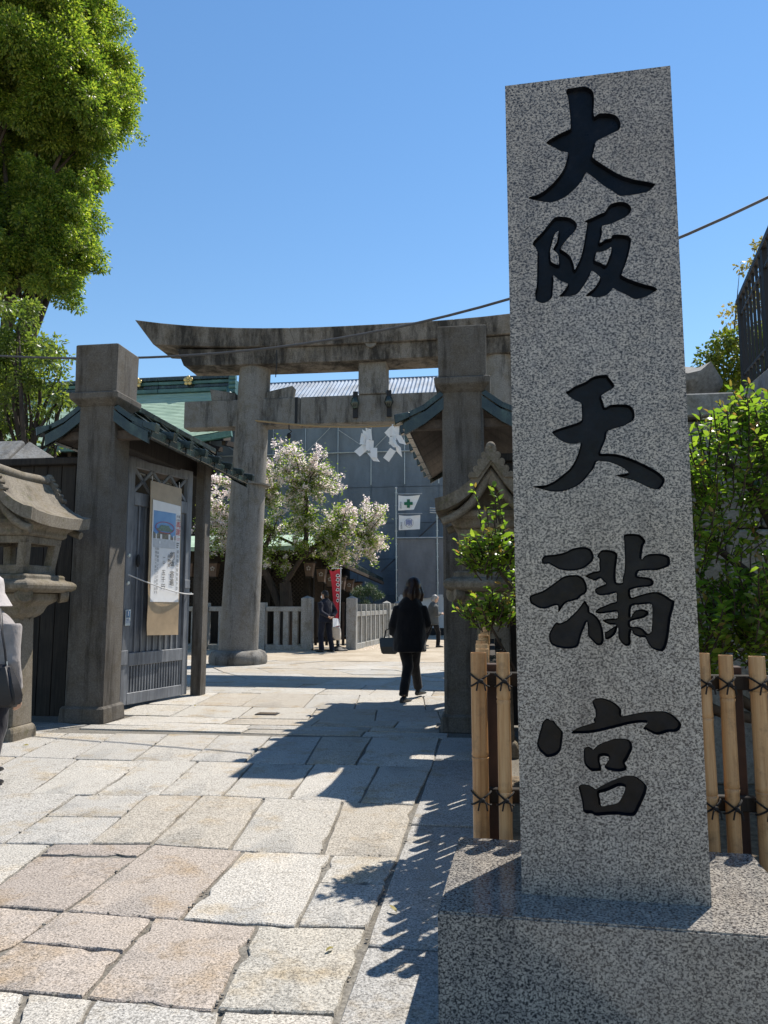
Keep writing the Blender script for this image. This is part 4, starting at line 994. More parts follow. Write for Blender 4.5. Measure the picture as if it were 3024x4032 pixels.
# ------------------------------------------------------------------ torii
TX, TY = -2.48, 15.9
to = Thing("torii", (TX, TY, 0), "big weathered stone torii gate standing beyond the gate posts", "torii")
for s in (-1, 1):
    xb, xt = TX + s * 2.97, TX + s * 2.72
    m = MB()
    rings = []
    for k in range(9):
        t = k / 8
        r = 0.425 - 0.075 * t; z = 0.28 + 6.28 * t
        rings.append([(xb + (xt - xb) * t + r * math.cos(2 * PI * j / 32), TY + r * math.sin(2 * PI * j / 32), z) for j in range(32)])
    m.loft(rings).build("column", M_TORII, to, smooth=40)
    MB().lathe([(0.6, -0.03), (0.63, 0.05), (0.63, 0.16), (0.58, 0.25), (0.5, 0.29), (0.43, 0.295)], 32, (xb, TY, 0)).build("column_base", M_TORII, to, smooth=45)
    MB().tube([(xt + 0.01, TY, 3.9), (xt + 0.012, TY, 3.93)], 0.385, 32).build("joint_ring", M_TORII, to)
def arc_beam(L, zb, zt, d, rise, cut, n=18):
    rings = []
    for k in range(n + 1):
        u = -1 + 2 * k / n
        up = rise * abs(u) ** 2.6
        xt_, xb_ = TX + u * L, TX + u * (L - cut)
        rings.append([(xb_, TY - d, zb + up * 0.5), (xb_, TY + d, zb + up * 0.5), (xt_, TY + d * 1.06, zt + up), (xt_, TY, zt + up + 0.09), (xt_, TY - d * 1.06, zt + up)])
    return rings
rg = arc_beam(5.40, 6.88, 7.27, 0.5, 0.40, 0.45)
for a, b in ((0, 6), (6, 12), (12, 18)):
    MB().loft(rg[a:b + 1]).build("top_lintel", M_TORIIB, to, bevel=0.012)
rings = []
for k in range(13):
    u = -1 + 2 * k / 12
    up = 0.06 * abs(u) ** 2.6
    rings.append([(TX + u * 4.26, TY - 0.4, 6.53 + up), (TX + u * 4.26, TY + 0.4, 6.53 + up), (TX + u * 4.42, TY + 0.42, 6.88 + up * 1.6), (TX + u * 4.42, TY - 0.42, 6.88 + up * 1.6)])
for a, b in ((0, 6), (6, 12)):
    MB().loft(rings[a:b + 1]).build("lower_lintel", M_TORIIB, to, bevel=0.01)
MB().tube([(TX, TY - 0.47, 6.92), (TX, TY - 0.40, 6.92)], 0.13, 16).build("boss", M_TORII, to, smooth=40)
for a, b in ((-4.3, -1.62), (-1.61, 1.62), (1.63, 4.3)):
    MB().b2((TX + a, TY - 0.2, 5.2), (TX + b, TY + 0.2, 5.82)).build("tie_beam", M_TORII, to, bevel=0.018)
MB().b2((TX - 0.305, TY - 0.24, 5.82), (TX + 0.305, TY + 0.24, 6.54)).build("centre_strut", M_TORII, to, bevel=0.012)
for s in (-1, 1):
    MB().b2((TX + s * 0.37 - 0.05, TY - 0.26, 5.3), (TX + s * 0.37 + 0.05, TY - 0.2, 5.88)).build("bracket_strap", M_BLACK, to)
    MB().tube([(TX + s * 0.37, TY - 0.28, 5.72), (TX + s * 0.37, TY - 0.29, 5.6), (TX + s * 0.37, TY - 0.28, 5.5)], [0.07, 0.1, 0.05], 8).build("strap_fitting", M_COPDK, to, smooth=50)
    MB().b2((TX + s * 1.7 - 0.03, TY - 0.215, 5.2), (TX + s * 1.7 + 0.03, TY - 0.2, 5.82)).build("joint_strap", M_BLACK, to)
    for d in (-1, 1):
        x0 = TX + s * 2.76 + d * 0.36
        MB().hexa([(x0, TY - 0.17, 5.82), (x0 + d * 0.55, TY - 0.17, 5.82), (x0 + d * 0.55, TY + 0.17, 5.82), (x0, TY + 0.17, 5.82),
                   (x0, TY - 0.16, 5.98), (x0 + d * 0.6, TY - 0.16, 6.1), (x0 + d * 0.6, TY + 0.16, 6.1), (x0, TY + 0.16, 5.98)]).build("wedge", M_TORII, to, bevel=0.01)
rp = Thing("rope", (TX, TY - 0.34, 5.3), "thin straw rope tied along the underside of the torii tie beam", "rope")
ropez = lambda x: 5.18 - 0.10 * math.sin(PI * (x - TX + 2.6) / 5.2) + 0.12 * abs((x - TX) / 2.6) ** 2
MB().tube([(TX - 2.6 + 5.2 * k / 30, TY - 0.30, ropez(TX - 2.6 + 5.2 * k / 30)) for k in range(31)], 0.022, 7).build("strand", M_STRAW, rp, smooth=60)
def shide(x, z, label, seed):
    q = random.Random(seed)
    T = Thing("paper_streamer", (x, TY - 0.3, z), label, "paper streamer", "white paper streamers on the torii rope")
    MB().tube([(x, TY - 0.3, z + 0.02), (x, TY - 0.3, z - 0.12)], 0.006, 5).build("string", M_STRAW, T)
    for k in range(9):
        w, h = q.uniform(0.12, 0.19), q.uniform(0.2, 0.3)
        px = x + q.uniform(-0.09, 0.09) + (0.03 if k % 2 else -0.04); pz = z - 0.05 - 0.065 * k + q.uniform(-0.03, 0.03)
        tw = q.uniform(-0.9, 0.9); c, s_ = math.cos(tw), math.sin(tw); tilt = q.uniform(-0.45, 0.45); sk = q.uniform(-0.12, 0.12)
        vs = []
        for (a, b) in ((-w / 2, 0), (w / 2, -0.04), (w / 2 + sk, -h), (-w / 2 + sk, -h + 0.05)):
            a2, b2_ = a * math.cos(tilt) - b * math.sin(tilt), a * math.sin(tilt) + b * math.cos(tilt)
            vs.append((px + a2 * c, TY - 0.3 + a2 * s_ * 0.8 + q.uniform(-0.03, 0.03), pz + b2_))
        vs2 = [(a + 0.003, b + 0.006, c_) for a, b, c_ in vs]
        MB().add(vs + vs2, [(0, 1, 2, 3), (7, 6, 5, 4), (0, 4, 5, 1), (1, 5, 6, 2), (2, 6, 7, 3), (3, 7, 4, 0)]).build("paper_fold", M_WHITE, T)
shide(-2.56, 5.12, "white paper streamer hanging under the torii beam, nearer the centre strut", 1)
shide(-1.98, 5.16, "white paper streamer hanging under the torii beam, nearer the right gate post", 5)
hk = Thing("iron_hook", (-4.31, TY - 0.3, 5.15), "small black pulley hook hanging from the torii rope near the left column", "hook")
MB().tube([(-4.31, TY - 0.3, 5.2), (-4.31, TY - 0.3, 5.08), (-4.25, TY - 0.3, 5.03), (-4.3, TY - 0.3, 4.98)], 0.014, 6).build("hook", M_BLACK, hk)
MB().ell((-4.31, TY - 0.3, 4.93), (0.05, 0.035, 0.07), 10, 7).build("pulley", M_BLACK, hk, smooth=60)

# ------------------------------------------------------------------ overhead cable
wp = [(-16, 11.5, 6.6), (-9, 10.4, 5.32), (-6.28, 10.0, 5.0), (-5.04, 10.0, 4.87), (-3.63, 10.0, 4.83), (-1.53, 9.5, 4.8), (0.257, 9.0, 4.99), (2.175, 8.5, 5.49), (3.1, 8.3, 5.86), (7.5, 7.4, 8.3)]
ow = Thing("overhead_cable", (-3, 10, 4.8), "grey overhead cable sagging across in front of the torii", "cable")
wx = np.array([p[0] for p in wp]); cz_ = np.polyfit(wx, [p[2] for p in wp], 4); cy_ = np.polyfit(wx, [p[1] for p in wp], 3)
sp = [(x, float(np.polyval(cy_, x)), float(np.polyval(cz_, x))) for x in np.linspace(-16, 7.5, 60)]
MB().tube(sp, 0.017, 8).build("cable", M_GREYWIRE, ow, smooth=60)
MB().tube([(-2.9, 9.8, 4.82), (-2.9, 9.8, 4.6), (-2.91, 9.8, 4.43)], 0.007, 5).build("loose_tie", M_BLACK, ow)
# ------------------------------------------------------------------ granite picket fence (tamagaki) in the yard
def post(T, x, y, w, h, name="post", rz=0, point=0.07):
    a = w / 2
    MB().loft([[(x + sx * k, y + sy * k, z) for sx, sy in ((-1, -1), (1, -1), (1, 1), (-1, 1))] for k, z in ((a, -0.02), (a, h - point), (0.006, h))] if point else
              [[(x + sx * a, y + sy * a, z) for sx, sy in ((-1, -1), (1, -1), (1, 1), (-1, 1))] for z in (-0.02, h)]).build(name, M_FENCE, T, bevel=0.008)
tf = Thing("stone_fence", (-8.0, 20.65, 0), "low grey granite picket fence left of the wooden yard gate, behind the torii column", "stone fence")
for x, h in ((-11.3, 1.3), (-9.75, 1.3), (-8.1, 1.3), (-6.42, 1.31)): post(tf, x, 20.65, 0.27, h, point=0)
post(tf, -5.09, 20.65, 0.30, 1.5)
x = -11.1
while x < -5.3:
    if min(abs(x - p) for p in (-11.3, -9.75, -8.1, -6.42, -5.09)) > 0.24:
        MB().box((x, 20.65, 0.6), (0.15, 0.13, 1.06)).build("picket", M_FENCE, tf, bevel=0.006)
    x += 0.27
for a, b in ((-11.15, -9.9), (-9.6, -8.25), (-7.95, -6.57), (-6.27, -5.25)):
    MB().box(((a + b) / 2, 20.65, 1.13), (b - a, 0.17, 0.13)).build("rail", M_FENCE, tf, bevel=0.01)
    MB().box(((a + b) / 2, 20.65, 0.06), (b - a, 0.2, 0.14)).build("sill", M_FENCE, tf, bevel=0.01)
tg = Thing("stone_fence", (-3.75, 23, 0), "bright granite picket fence running back from the wooden yard gate", "stone fence")
post(tg, -3.9, 21.05, 0.28, 1.5)
n = 30
for k in range(n):
    t = (k + 0.5) / n
    x, y = -3.86 + 0.42 * t, 21.3 + 6.2 * t
    tall = k % 3 == 2
    MB().box((x, y, 0.64 if tall else 0.5), (0.14 if tall else 0.085, 0.13 if tall else 0.07, 1.24 if tall else 0.86)).build("picket", M_FENCE, tg, bevel=0.006)
for a, b in ((0, 0.5), (0.5, 1)):
    MB().bar((-3.86 + 0.42 * a, 21.2 + 6.3 * a, 0.98), (-3.86 + 0.42 * b, 21.2 + 6.3 * b, 0.98), 0.11, 0.14).build("rail", M_FENCE, tg, bevel=0.008)
    MB().bar((-3.86 + 0.42 * a, 21.2 + 6.3 * a, 0.07), (-3.86 + 0.42 * b, 21.2 + 6.3 * b, 0.07), 0.19, 0.16).build("sill", M_FENCE, tg, bevel=0.008)
post(tg, -3.56, 25.75, 0.26, 1.36)
post(tg, -3.40, 27.7, 0.26, 1.36)
wg = Thing("yard_gate", (-4.5, 20.95, 0), "closed dark wooden picket gate between two granite posts", "wooden gate")
for k in range(6): MB().box((-4.92 + k * 0.158, 20.95, 0.72), (0.075, 0.04, 1.22)).build("picket", M_SOFFIT if False else M_BARK, wg)
for z in (0.32, 1.26): MB().box((-4.5, 20.99, z), (0.94, 0.05, 0.07)).build("rail", M_BARK, wg)
sheet("gate_step", -4.95, 20.5, -4.05, 21.2, 0.05, M_FENCE)

# red banner on its weighted foot
nb = Thing("banner", (-4.16, 20.4, 0), "tall narrow red banner with black and white brush writing on a weighted foot", "banner")
MB().lathe([(0.27, 0.0), (0.27, 0.03), (0.15, 0.1), (0.05, 0.13), (0.03, 0.2)], 18, (-4.16, 20.4, 0)).build("foot", M_BLACK, nb, smooth=40)
MB().tube([(-4.13, 20.4, 0.1), (-4.10, 20.4, 2.28)], 0.016, 8).build("pole", M_PANELW, nb)
MB().tube([(-4.36, 20.4, 2.25), (-4.06, 20.4, 2.25)], 0.012, 6).build("cross_bar", M_PANELW, nb)
rings = []
for i in range(15):
    t = i / 14; z = 2.2 - 1.75 * t
    w = 0.30 - 0.16 * t ** 0.6
    row = []
    for j in range(9):
        u = j / 8
        row.append((-4.12 - w * (1 - u), 20.39 + 0.035 * math.sin(u * 7 + t * 3) * (0.4 + t), z - 0.03 * math.sin(u * 5 + i)))
    rings.append(row)
vs = [p for r in rings for p in r]; fs = []
for i in range(14):
    for j in range(8):
        a = i * 9 + j; fs.append((a, a + 1, a + 10, a + 9))
o = MB().add(vs + [(p[0], p[1] + 0.006, p[2]) for p in vs], fs + [tuple(q + len(vs) for q in reversed(f)) for f in fs]).build("cloth", M_RED, nb, smooth=60)
for k, (z, w) in enumerate(((2.05, .1), (1.93, .11), (1.80, .09), (1.66, .1), (1.5, .08), (1.36, .07))):
    q = random.Random(k)
    pts = [(-4.17 + w * 0.6 * math.cos(a) * q.uniform(0.6, 1.1), 20.345, z + 0.06 * math.sin(a) * q.uniform(0.6, 1.1)) for a in [2 * PI * i / 9 for i in range(9)]]
    MB().extr(pts, (0, 0.004, 0)).build("brush_mark", M_WHITE, nb)
    pts = [(-4.17 + (p[0] + 4.17) * 0.6, 20.34, z + (p[2] - z) * 0.55) for p in pts]
    MB().extr(pts, (0, 0.004, 0)).build("brush_mark", M_INK, nb)

# ------------------------------------------------------------------ dark timber hall behind the cherry tree
hl = Thing("timber_hall", (-9.6, 23.6, 0), "dark timber shrine hall with lattice walls and low copper roof behind the cherry tree", "shrine hall")
MB().b2((-15, 23.6, 0), (-5.75, 30.5, 3.0)).build("body", M_HALLWOOD, hl)
def eave(t): return Vector((-5.25 + 0.95 * t, 22.35 + 7.8 * t, 2.86 - 0.72 * t))
rv = [(-15.5, 22.3, 3.0), (-12, 22.3, 2.98), (-8, 22.3, 2.93)] 
e0, e1 = eave(0), eave(1)
for k in range(10):
    xa, xb = -15.5 + 10.25 * k / 10, -15.5 + 10.25 * (k + 1) / 10
    ta = min(1, max(0, (xa + 15.5) / 10.25)); 
    MB().hexa([(xa, 22.3, 2.9), (xb - 0.01, 22.3, 2.9), (xb - 0.01 - 0.9 * (k + 1) / 10, 26.4, 3.62), (xa - 0.9 * k / 10, 26.4, 3.62), (xa, 22.3, 3.03), (xb - 0.01, 22.3, 3.03), (xb - 0.01 - 0.9 * (k + 1) / 10, 26.4, 3.75), (xa - 0.9 * k / 10, 26.4, 3.75)]).build("roof_panel", M_COPGR, hl)
for k in range(8):
    a, b = eave(k / 8), eave((k + 0.985) / 8)
    ra, rb = Vector((-6.15, 26.4, 3.6)).lerp(Vector((-6.0, 29.5, 3.1)), k / 8), Vector((-6.15, 26.4, 3.6)).lerp(Vector((-6.0, 29.5, 3.1)), (k + 0.985) / 8)
    up = Vector((0, 0, 0.14))
    MB().hexa([tuple(v) for v in (a, b, rb, ra, a + up, b + up, rb + up, ra + up)]).build("roof_panel", M_COPDK, hl)
    MB().bar(a + Vector((0.0, 0, -0.06)), b + Vector((0, 0, -0.06)), 0.06, 0.11).build("eave_board", M_SOFFIT if k > 2 else M_HALLWOOD, hl)
    for j in range(3):
        t = (k + j / 3 + 0.1) / 8
        p = eave(t)
        MB().bar(p + Vector((0, 0, -0.1)), (p.x - 1.2, p.y, p.z + 0.45), 0.07, 0.08).build("rafter", M_HALLWOOD, hl)
def lattice(T, p0, du, W, z0, z1, mat, step=0.13):
    m = MB(); du = Vector(du).normalized()
    nn = Vector((du.y, -du.x, 0))
    p0 = Vector(p0)
    H = z1 - z0
    k = -H
    while k < W:
        for s in (0, 1):
            a, b = max(0, k), min(W, k + H)
            if b > a:
                za, zb_ = (a - k, b - k) if s == 0 else (H - (a - k), H - (b - k))
                m.bar(p0 + du * a + nn * (0.02 + 0.02 * s) + Vector((0, 0, z0 + za)), p0 + du * b + nn * (0.02 + 0.02 * s) + Vector((0, 0, z0 + zb_)), 0.02, 0.022, up=nn)
        k += step
    m.build("lattice_panel", M_BARK, T)
for k in range(7):
    x = -14.6 + k * 1.25
    lattice(hl, (x + 0.1, 23.58, 0), (1, 0, 0), 1.05, 1.25, 2.35, M_BARK)
    MB().b2((x - 0.09, 23.48, 0), (x + 0.07, 23.62, 3.0)).build("wall_post", M_HALLWOOD, hl)
for k in range(4):
    y = 23.8 + k * 1.6
    lattice(hl, (-5.74, y + 0.1, 0), (0, 1, 0), 1.4, 1.2, 2.2, M_BARK)
    MB().b2((-5.78, y - 0.09, 0), (-5.66, y + 0.07, 2.9)).build("wall_post", M_HALLWOOD, hl)
for z in (1.15, 2.4): MB().b2((-14.9, 23.5, z - 0.05), (-5.7, 23.6, z + 0.05)).build("wall_rail", M_HALLWOOD, hl)
for k, (lx, ly, lz) in enumerate([(-5.5, 22.5, 2.35), (-5.34, 23.5, 2.2), (-5.24, 24.4, 2.07), (-5.08, 25.4, 2.0), (-4.98, 26.4, 1.92), (-4.88, 27.5, 1.86), (-6.3, 22.6, 2.36), (-7.1, 22.6, 2.38), (-8.6, 22.6, 2.36), (-9.4, 22.6, 2.36)]):
    T = Thing("hanging_lantern", (lx, ly, lz - 0.25), ("row of dim box lanterns hanging under the dark eave beside the red banner" if k < 6 else "dim box lantern hanging under the hall's front eave, behind the cherry branches"), "lantern", "box lanterns under the hall eave" if k < 6 else "front eave lanterns")
    T.o["label"] = ("dim box lantern with flower emblem under the hall side eave, %s from the fence end" % ("first second third fourth fifth sixth".split()[k])) if k < 6 else ("dim box lantern under the hall front eave, %s left of the red banner" % ("first second third fourth".split()[k - 6]))
    MB().loft([[(lx + a * sx, ly + a * sy, z) for sx, sy in ((-1, -1), (1, -1), (1, 1), (-1, 1))] for a, z in ((0.1, lz - 0.25), (0.15, lz + 0.16))]).build("shade", plain("old_paper", (0.13, 0.085, 0.06), 0.8, 0.2), T)
    MB().box((lx, ly, lz + 0.19), (0.36, 0.36, 0.05)).build("cap", M_HALLWOOD, T)
    MB().box((lx, ly, lz - 0.27), (0.24, 0.24, 0.04)).build("foot_frame", M_HALLWOOD, T)
    MB().tube([(lx, ly, lz + 0.2), (lx, ly, lz + 0.5)], 0.008, 5).build("hanger", M_BLACK, T)
    m = MB()
    for i in range(5):
        a = 2 * PI * i / 5 + PI / 2
        m.ell((lx + 0.05 * math.cos(a), ly - 0.14, lz + 0.0 + 0.05 * math.sin(a)), (0.028, 0.012, 0.028), 8, 5)
    m.build("flower_emblem", plain("emblem_pale", (0.4, 0.36, 0.32), 0.8), T, smooth=60)

# ------------------------------------------------------------------ big hall with green copper roof at left
gh = Thing("copper_roof_hall", (-17, 31, 0), "large shrine hall with pale green copper roof and dark ridge at left", "shrine hall")
MB().b2((-28, 30.2, 0), (-12.2, 38, 8.3)).build("body", M_HALLWOOD, gh)
ns = 34
rings = []
for i in range(ns + 1):
    t = i / ns
    y = 28 + 5.2 * t
    z = 7.72 + 3.62 * (0.86 * t + 0.14 * t * t)
    for dz in ((0.0, 0.007) if i < ns else (0.0,)):
        row = []
        for j in range(25):
            u = j / 24
            x = -30 + (30 - 10.1 - 2.0 * t) * u
            up = 0.42 * max(0, (x + 15.0) / 4.9) ** 2 * (1 - t) ** 1.5
            row.append((x, y - (0.0 if dz == 0 else 0.004), z + up + dz - (0.007 if dz == 0 else 0.0)))
        rings.append(row)
vs = [p for r in rings for p in r]; fs = []
for i in range(len(rings) - 1):
    for j in range(24):
        a = i * 25 + j; fs.append((a, a + 1, a + 26, a + 25))
MB().add(vs, fs).build("roof", M_COPGR, gh)
row = rings[1]
for j in range(24):
    a, b = Vector(row[j]), Vector(row[j + 1])
    MB().bar(a + Vector((0, 0.1, -0.16)), b + Vector((-0.01, 0.1, -0.16)), 0.2, 0.24).build("eave_fascia", M_COPRIDGE, gh)
    MB().bar(a + Vector((0.4, 0.35, -0.34)), (a.x + 0.4, 30.3, a.z - 0.1), 0.16, 0.2).build("rafter", M_HALLWOOD, gh)
MB().add([(-30, 28.1, 7.45), (-10.15, 28.1, 7.7), (-12.0, 33.2, 9.9), (-30, 33.2, 9.9)], [(0, 1, 2, 3)]).build("soffit", M_HALLWOOD, gh)
MB().add([(-30, 33.3, 11.3), (-12.1, 33.3, 11.3), (-10.1, 38.5, 7.7), (-30, 38.5, 7.7)], [(0, 1, 2, 3)]).build("rear_roof", M_COPGR, gh)
m = MB().tube([(-10.12 - 2.0 * t, 28 + 5.2 * t, 7.85 + 0.42 * (1 - t) ** 1.5 + 3.62 * (0.86 * t + 0.14 * t * t)) for t in [k / 10 for k in range(11)]], 0.14, 8)
m.build("verge_roll", M_COPRIDGE, gh, smooth=50)
for z0, z1, d, mt in ((11.2, 11.4, 0.3, M_COPRIDGE), (11.42, 11.58, 0.24, M_COPDK), (11.6, 11.76, 0.28, M_COPRIDGE), (11.78, 11.95, 0.36, M_COPDK)):
    for k in range(5):
        a = -30 + 18.05 * k / 5
        MB().b2((a, 33.2 - d, z0), (a + 3.6, 33.2 + d, z1)).build("ridge_course", mt, gh, bevel=0.02)
MB().tube([(-30, 33.2, 12.05), (-12.0, 33.2, 12.05)], 0.03, 6).build("lightning_wire", M_GREYWIRE, gh)
m = MB().b2((-12.0, 32.7, 10.75), (-11.75, 33.7, 11.8)); m.build("ridge_end_block", M_COPRIDGE, gh, bevel=0.05)
m = MB()
for k in range(5): m.tube([(-11.9, 32.66, 10.85 + k * 0.22), (-11.6, 32.66, 10.85 + k * 0.22)], 0.13, 12)
m.build("ridge_end_rolls", M_COPRIDGE, gh, smooth=50)
for x in (-16.55, -14.0, -19.1):
    m = MB()
    for i in range(5):
        a = 2 * PI * i / 5 + PI / 2
        m.ell((x + 0.15 * math.cos(a), 32.78, 11.72 + 0.15 * math.sin(a)), (0.1, 0.05, 0.1), 10, 6)
    m.ell((x, 32.77, 11.72), (0.06, 0.06, 0.06), 8, 5)
    m.build("flower_crest", M_GOLD, gh, smooth=60)

# ------------------------------------------------------------------ building wrapped in scaffold sheeting
sb = Thing("scaffolded_building", (-2, 33, 0), "building wrapped in blue grey scaffold sheeting under a white corrugated roof", "building")
SX = [-12.5 + 1.48 * k for k in range(15)]
SZ = [0.05, 1.6, 3.16, 4.72, 6.3, 7.86, 9.35]
for i in range(len(SX) - 1):
    for j in range(len(SZ) - 1):
        upm = j >= 5
        m = MB()
        nx_, nz_ = 5, 4; vs = []; fs = []
        for b in range(nz_ + 1):
            for a in range(nx_ + 1):
                u, v = a / nx_, b / nz_
                bul = 0.05 * math.sin(PI * u) * math.sin(PI * v) * rnd.uniform(0.3, 1.4)
                vs.append((SX[i] + 0.015 + (1.45) * u, 32.0 + bul, SZ[j] + 0.01 + (SZ[j + 1] - SZ[j] - 0.02) * v))
        for b in range(nz_):
            for a in range(nx_):
                q = b * (nx_ + 1) + a; fs.append((q, q + 1, q + nx_ + 2, q + nx_ + 1))
        m.add(vs, fs).build("mesh_sheet", M_SHEETUP if upm else M_SHEET, sb, smooth=60)
for x in SX:
    MB().tube([(x, 31.93, 6.4), (x, 31.93, 9.5)], 0.02, 6).build("scaffold_pole", M_STEEL, sb)
    MB().tube([(x, 31.96, 0), (x, 31.96, 6.38)], 0.012, 6).build("sheet_seam", M_SHEETUP, sb)
for z in SZ[5:]:
    MB().tube([(SX[0], 31.9, z), (SX[-1], 31.9, z)], 0.024 if z < 7 else 0.034, 6).build("ledger_pipe", M_STEEL, sb)
for i in range(len(SX) - 1):
    a, b = (SZ[5], SZ[6]) if i % 2 else (SZ[6], SZ[5])
    MB().tube([(SX[i], 31.88, a - (a - b) * 0.3 if a > b else a), (SX[i + 1], 31.88, b)], 0.014, 6).build("brace", M_STEEL, sb)
for (x0, z0, x1, z1) in ((-4.6, 2.6, -0.5, 6.3), (-2.6, 3.0, 1.5, 6.6)):
    MB().tube([(x0, 31.6, z0), (x1, 31.6, z1)], 0.03, 6).build("raker", M_GREYWIRE, sb)
MB().b2((-12.6, 32.3, 0), (8.4, 40, 9.4)).build("core", M_SHEET, sb)
# corrugated roof panels with real waves
for k in range(18):
    x0 = -12.4 + k * 1.15
    prof = []
    for j in range(25):
        u = j / 24
        prof.append((x0 + 1.14 * u, 0.035 * math.cos(u * 2 * PI * 6)))
    bot = [(p[0], 31.8, 9.6 + p[1]) for p in prof]; top_ = [(p[0], 36.3, 12.5 + p[1]) for p in prof]
    m = MB(); m.v = bot + top_; m.f = [(j, j + 1, 26 + j, 25 + j) for j in range(24)]
    m.build("roof_panel", M_ROOFW, sb, smooth=60)
MB().b2((-12.5, 36.2, 12.35), (8.4, 36.5, 12.5)).build("ridge_flashing", M_ROOFW, sb)
# lower grey sheet, white hoarding
for k in range(4):
    x0 = -3.76 + k * 1.62
    vs = []; fs = []
    for b in range(9):
        for a in range(9):
            u, v = a / 8, b / 8
            vs.append((x0 + 1.6 * u, 30.45 + 0.03 * math.sin(u * 9 + v * 4) + (0.10 * max(0, 0.25 - v) * 4 * math.sin(u * 14 + k)), 1.55 + 2.33 * v - 0.1 * (v < 0.01) * math.sin(u * PI)))
    for b in range(8):
        for a in range(8):
            q = b * 9 + a; fs.append((q, q + 1, q + 10, q + 9))
    MB().add(vs, fs).build("grey_sheet", M_SHEETGR, sb, smooth=60)
    MB().b2((x0 + 0.02, 30.5, 0.28), (x0 + 0.82, 30.54, 1.62)).build("white_panel", M_PANELW, sb, bevel=0.008)
    MB().b2((x0 + 0.86, 30.5, 0.28), (x0 + 1.6, 30.54, 1.62)).build("white_panel", M_PANELW, sb, bevel=0.008)
MB().b2((-3.8, 30.52, 0.0), (2.9, 30.6, 0.27)).build("kick_board", M_BLACK, sb)
for x, h in ((-3.8, 5.95), (-2.12, 5.3)):
    m = MB().tube([(x, 30.38, 0), (x, 30.38, h)], 0.032, 8)
    z = 0.5
    while z < h: m.tube([(x, 30.38, z - 0.025), (x, 30.38, z + 0.025)], 0.05, 8); z += 0.53
    m.build("scaffold_pole", M_STEEL, sb, smooth=50)
for k in range(3): MB().tube([(-2.4, 30.2, 5.12 - 0.09 * k), (-0.9, 30.35, 5.05 - 0.1 * k)], 0.03, 8).build("stub_pipe", M_STEEL, sb)
MB().tube([(-3.8, 30.36, 3.93), (2.9, 30.36, 3.93)], 0.03, 8).build("ledger_pipe", M_STEEL, sb)
MB().ell((-3.8, 30.38, 6.0), (0.05, 0.05, 0.05), 8, 6).build("pole_cap", M_PANELW, sb, smooth=60)
def flag(x0, z0, w0, w1, h, label):
    T = Thing("flag", (x0, 30.32, z0), label, "flag")
    MB().tube([(x0 - 0.05, 30.34, z0 + 0.06), (x0 + w0 + 0.08, 30.34, z0 + 0.06)], 0.02, 6).build("arm", M_STEEL, T)
    vs = []; fs = []
    for b in range(11):
        v = b / 10
        w = w0 + (w1 - w0) * v
        for a in range(13):
            u = a / 12
            vs.append((x0 + w * u, 30.3 + 0.02 * math.sin(u * 6 + v * 5) + 0.015 * math.sin(9 * u * v), z0 - h * v - 0.04 * math.sin(PI * u) * (1 - v) + 0.03 * v * u))
    for b in range(10):
        for a in range(12):
            q = b * 13 + a; fs.append((q, q + 1, q + 14, q + 13))
    MB().add(vs + [(p[0], p[1] + 0.008, p[2]) for p in vs], fs + [tuple(q + len(vs) for q in reversed(f)) for f in fs]).build("cloth", M_CLOTHW, T, smooth=70)
    return T
f1 = flag(-3.7, 5.68, 0.9, 0.64, 0.63, "white flag with a green cross, upper of the two on the scaffold pole")
m = MB(); cx, cz = -3.28, 5.33
m.b2((cx - 0.06, 30.262, cz - 0.175), (cx + 0.06, 30.268, cz + 0.175)); m.b2((cx - 0.175, 30.2625, cz - 0.06), (cx + 0.175, 30.2675, cz + 0.06))
m.build("green_cross", M_GREEN, f1)
text_mesh(vtext("㈱金剛組"), 0.08, M_GREYINK, f1.o, (0.105, -0.06, -0.42), (PI / 2, 0, 0), space=0.9)
f2 = flag(-3.68, 4.86, 0.88, 0.86, 0.62, "white flag with a blue character in a ring, below the green cross flag")
m = MB(); cx, cz = -3.26, 4.53
for k in range(28):
    a, b = 2 * PI * k / 28, 2 * PI * (k + 1) / 28
    m.bar((cx + 0.18 * math.cos(a), 30.262, cz + 0.18 * math.sin(a)), (cx + 0.18 * math.cos(b), 30.262, cz + 0.18 * math.sin(b)), 0.01, 0.006, up=(0, 1, 0))
m.build("ring", M_GREYINK, f2)
text_mesh("剛", 0.27, M_BLUE, f2.o, (0.42, -0.058, -0.335), (PI / 2, 0, 0), ext=0.002)
text_mesh(vtext("㈱金剛組"), 0.08, M_GREYINK, f2.o, (0.11, -0.06, -0.44), (PI / 2, 0, 0), space=0.9)

# ------------------------------------------------------------------ stone retaining wall, lantern roof and railing at right
wl = Thing("retaining_wall", (2.9, 6.1, 0), "dark stone block retaining wall with coping behind the plum bush", "stone wall")
z = 0.0
for row_i, hgt in enumerate((0.5, 0.46, 0.48, 0.44, 0.46, 0.38)):
    x = 0.75 - (0.3 if row_i % 2 else 0)
    while x < 5.4:
        w = rnd.uniform(0.5, 0.95)
        MB().box((x + w / 2, 6.1 + rnd.uniform(-0.012, 0.012), z + hgt / 2), (w - 0.014, 0.34, hgt - 0.014)).build("wall_block", M_WALLST, wl, bevel=0.018)
        x += w
    z += hgt
x = 0.7
while x < 5.4:
    w = rnd.uniform(1.3, 1.9)
    MB().b2((x, 5.86, 2.735), (x + w - 0.008, 6.36, 2.915)).build("coping_stone", M_WALLST, wl, bevel=0.012)
    x += w
MB().b2((0.6, 6.2, 0), (5.4, 6.3, 2.7)).build("mortar_core", M_CONC, wl)
sl = Thing("stone_lantern", (1.72, 7.3, 0), "round-roofed stone lantern rising behind the retaining wall coping", "stone lantern")
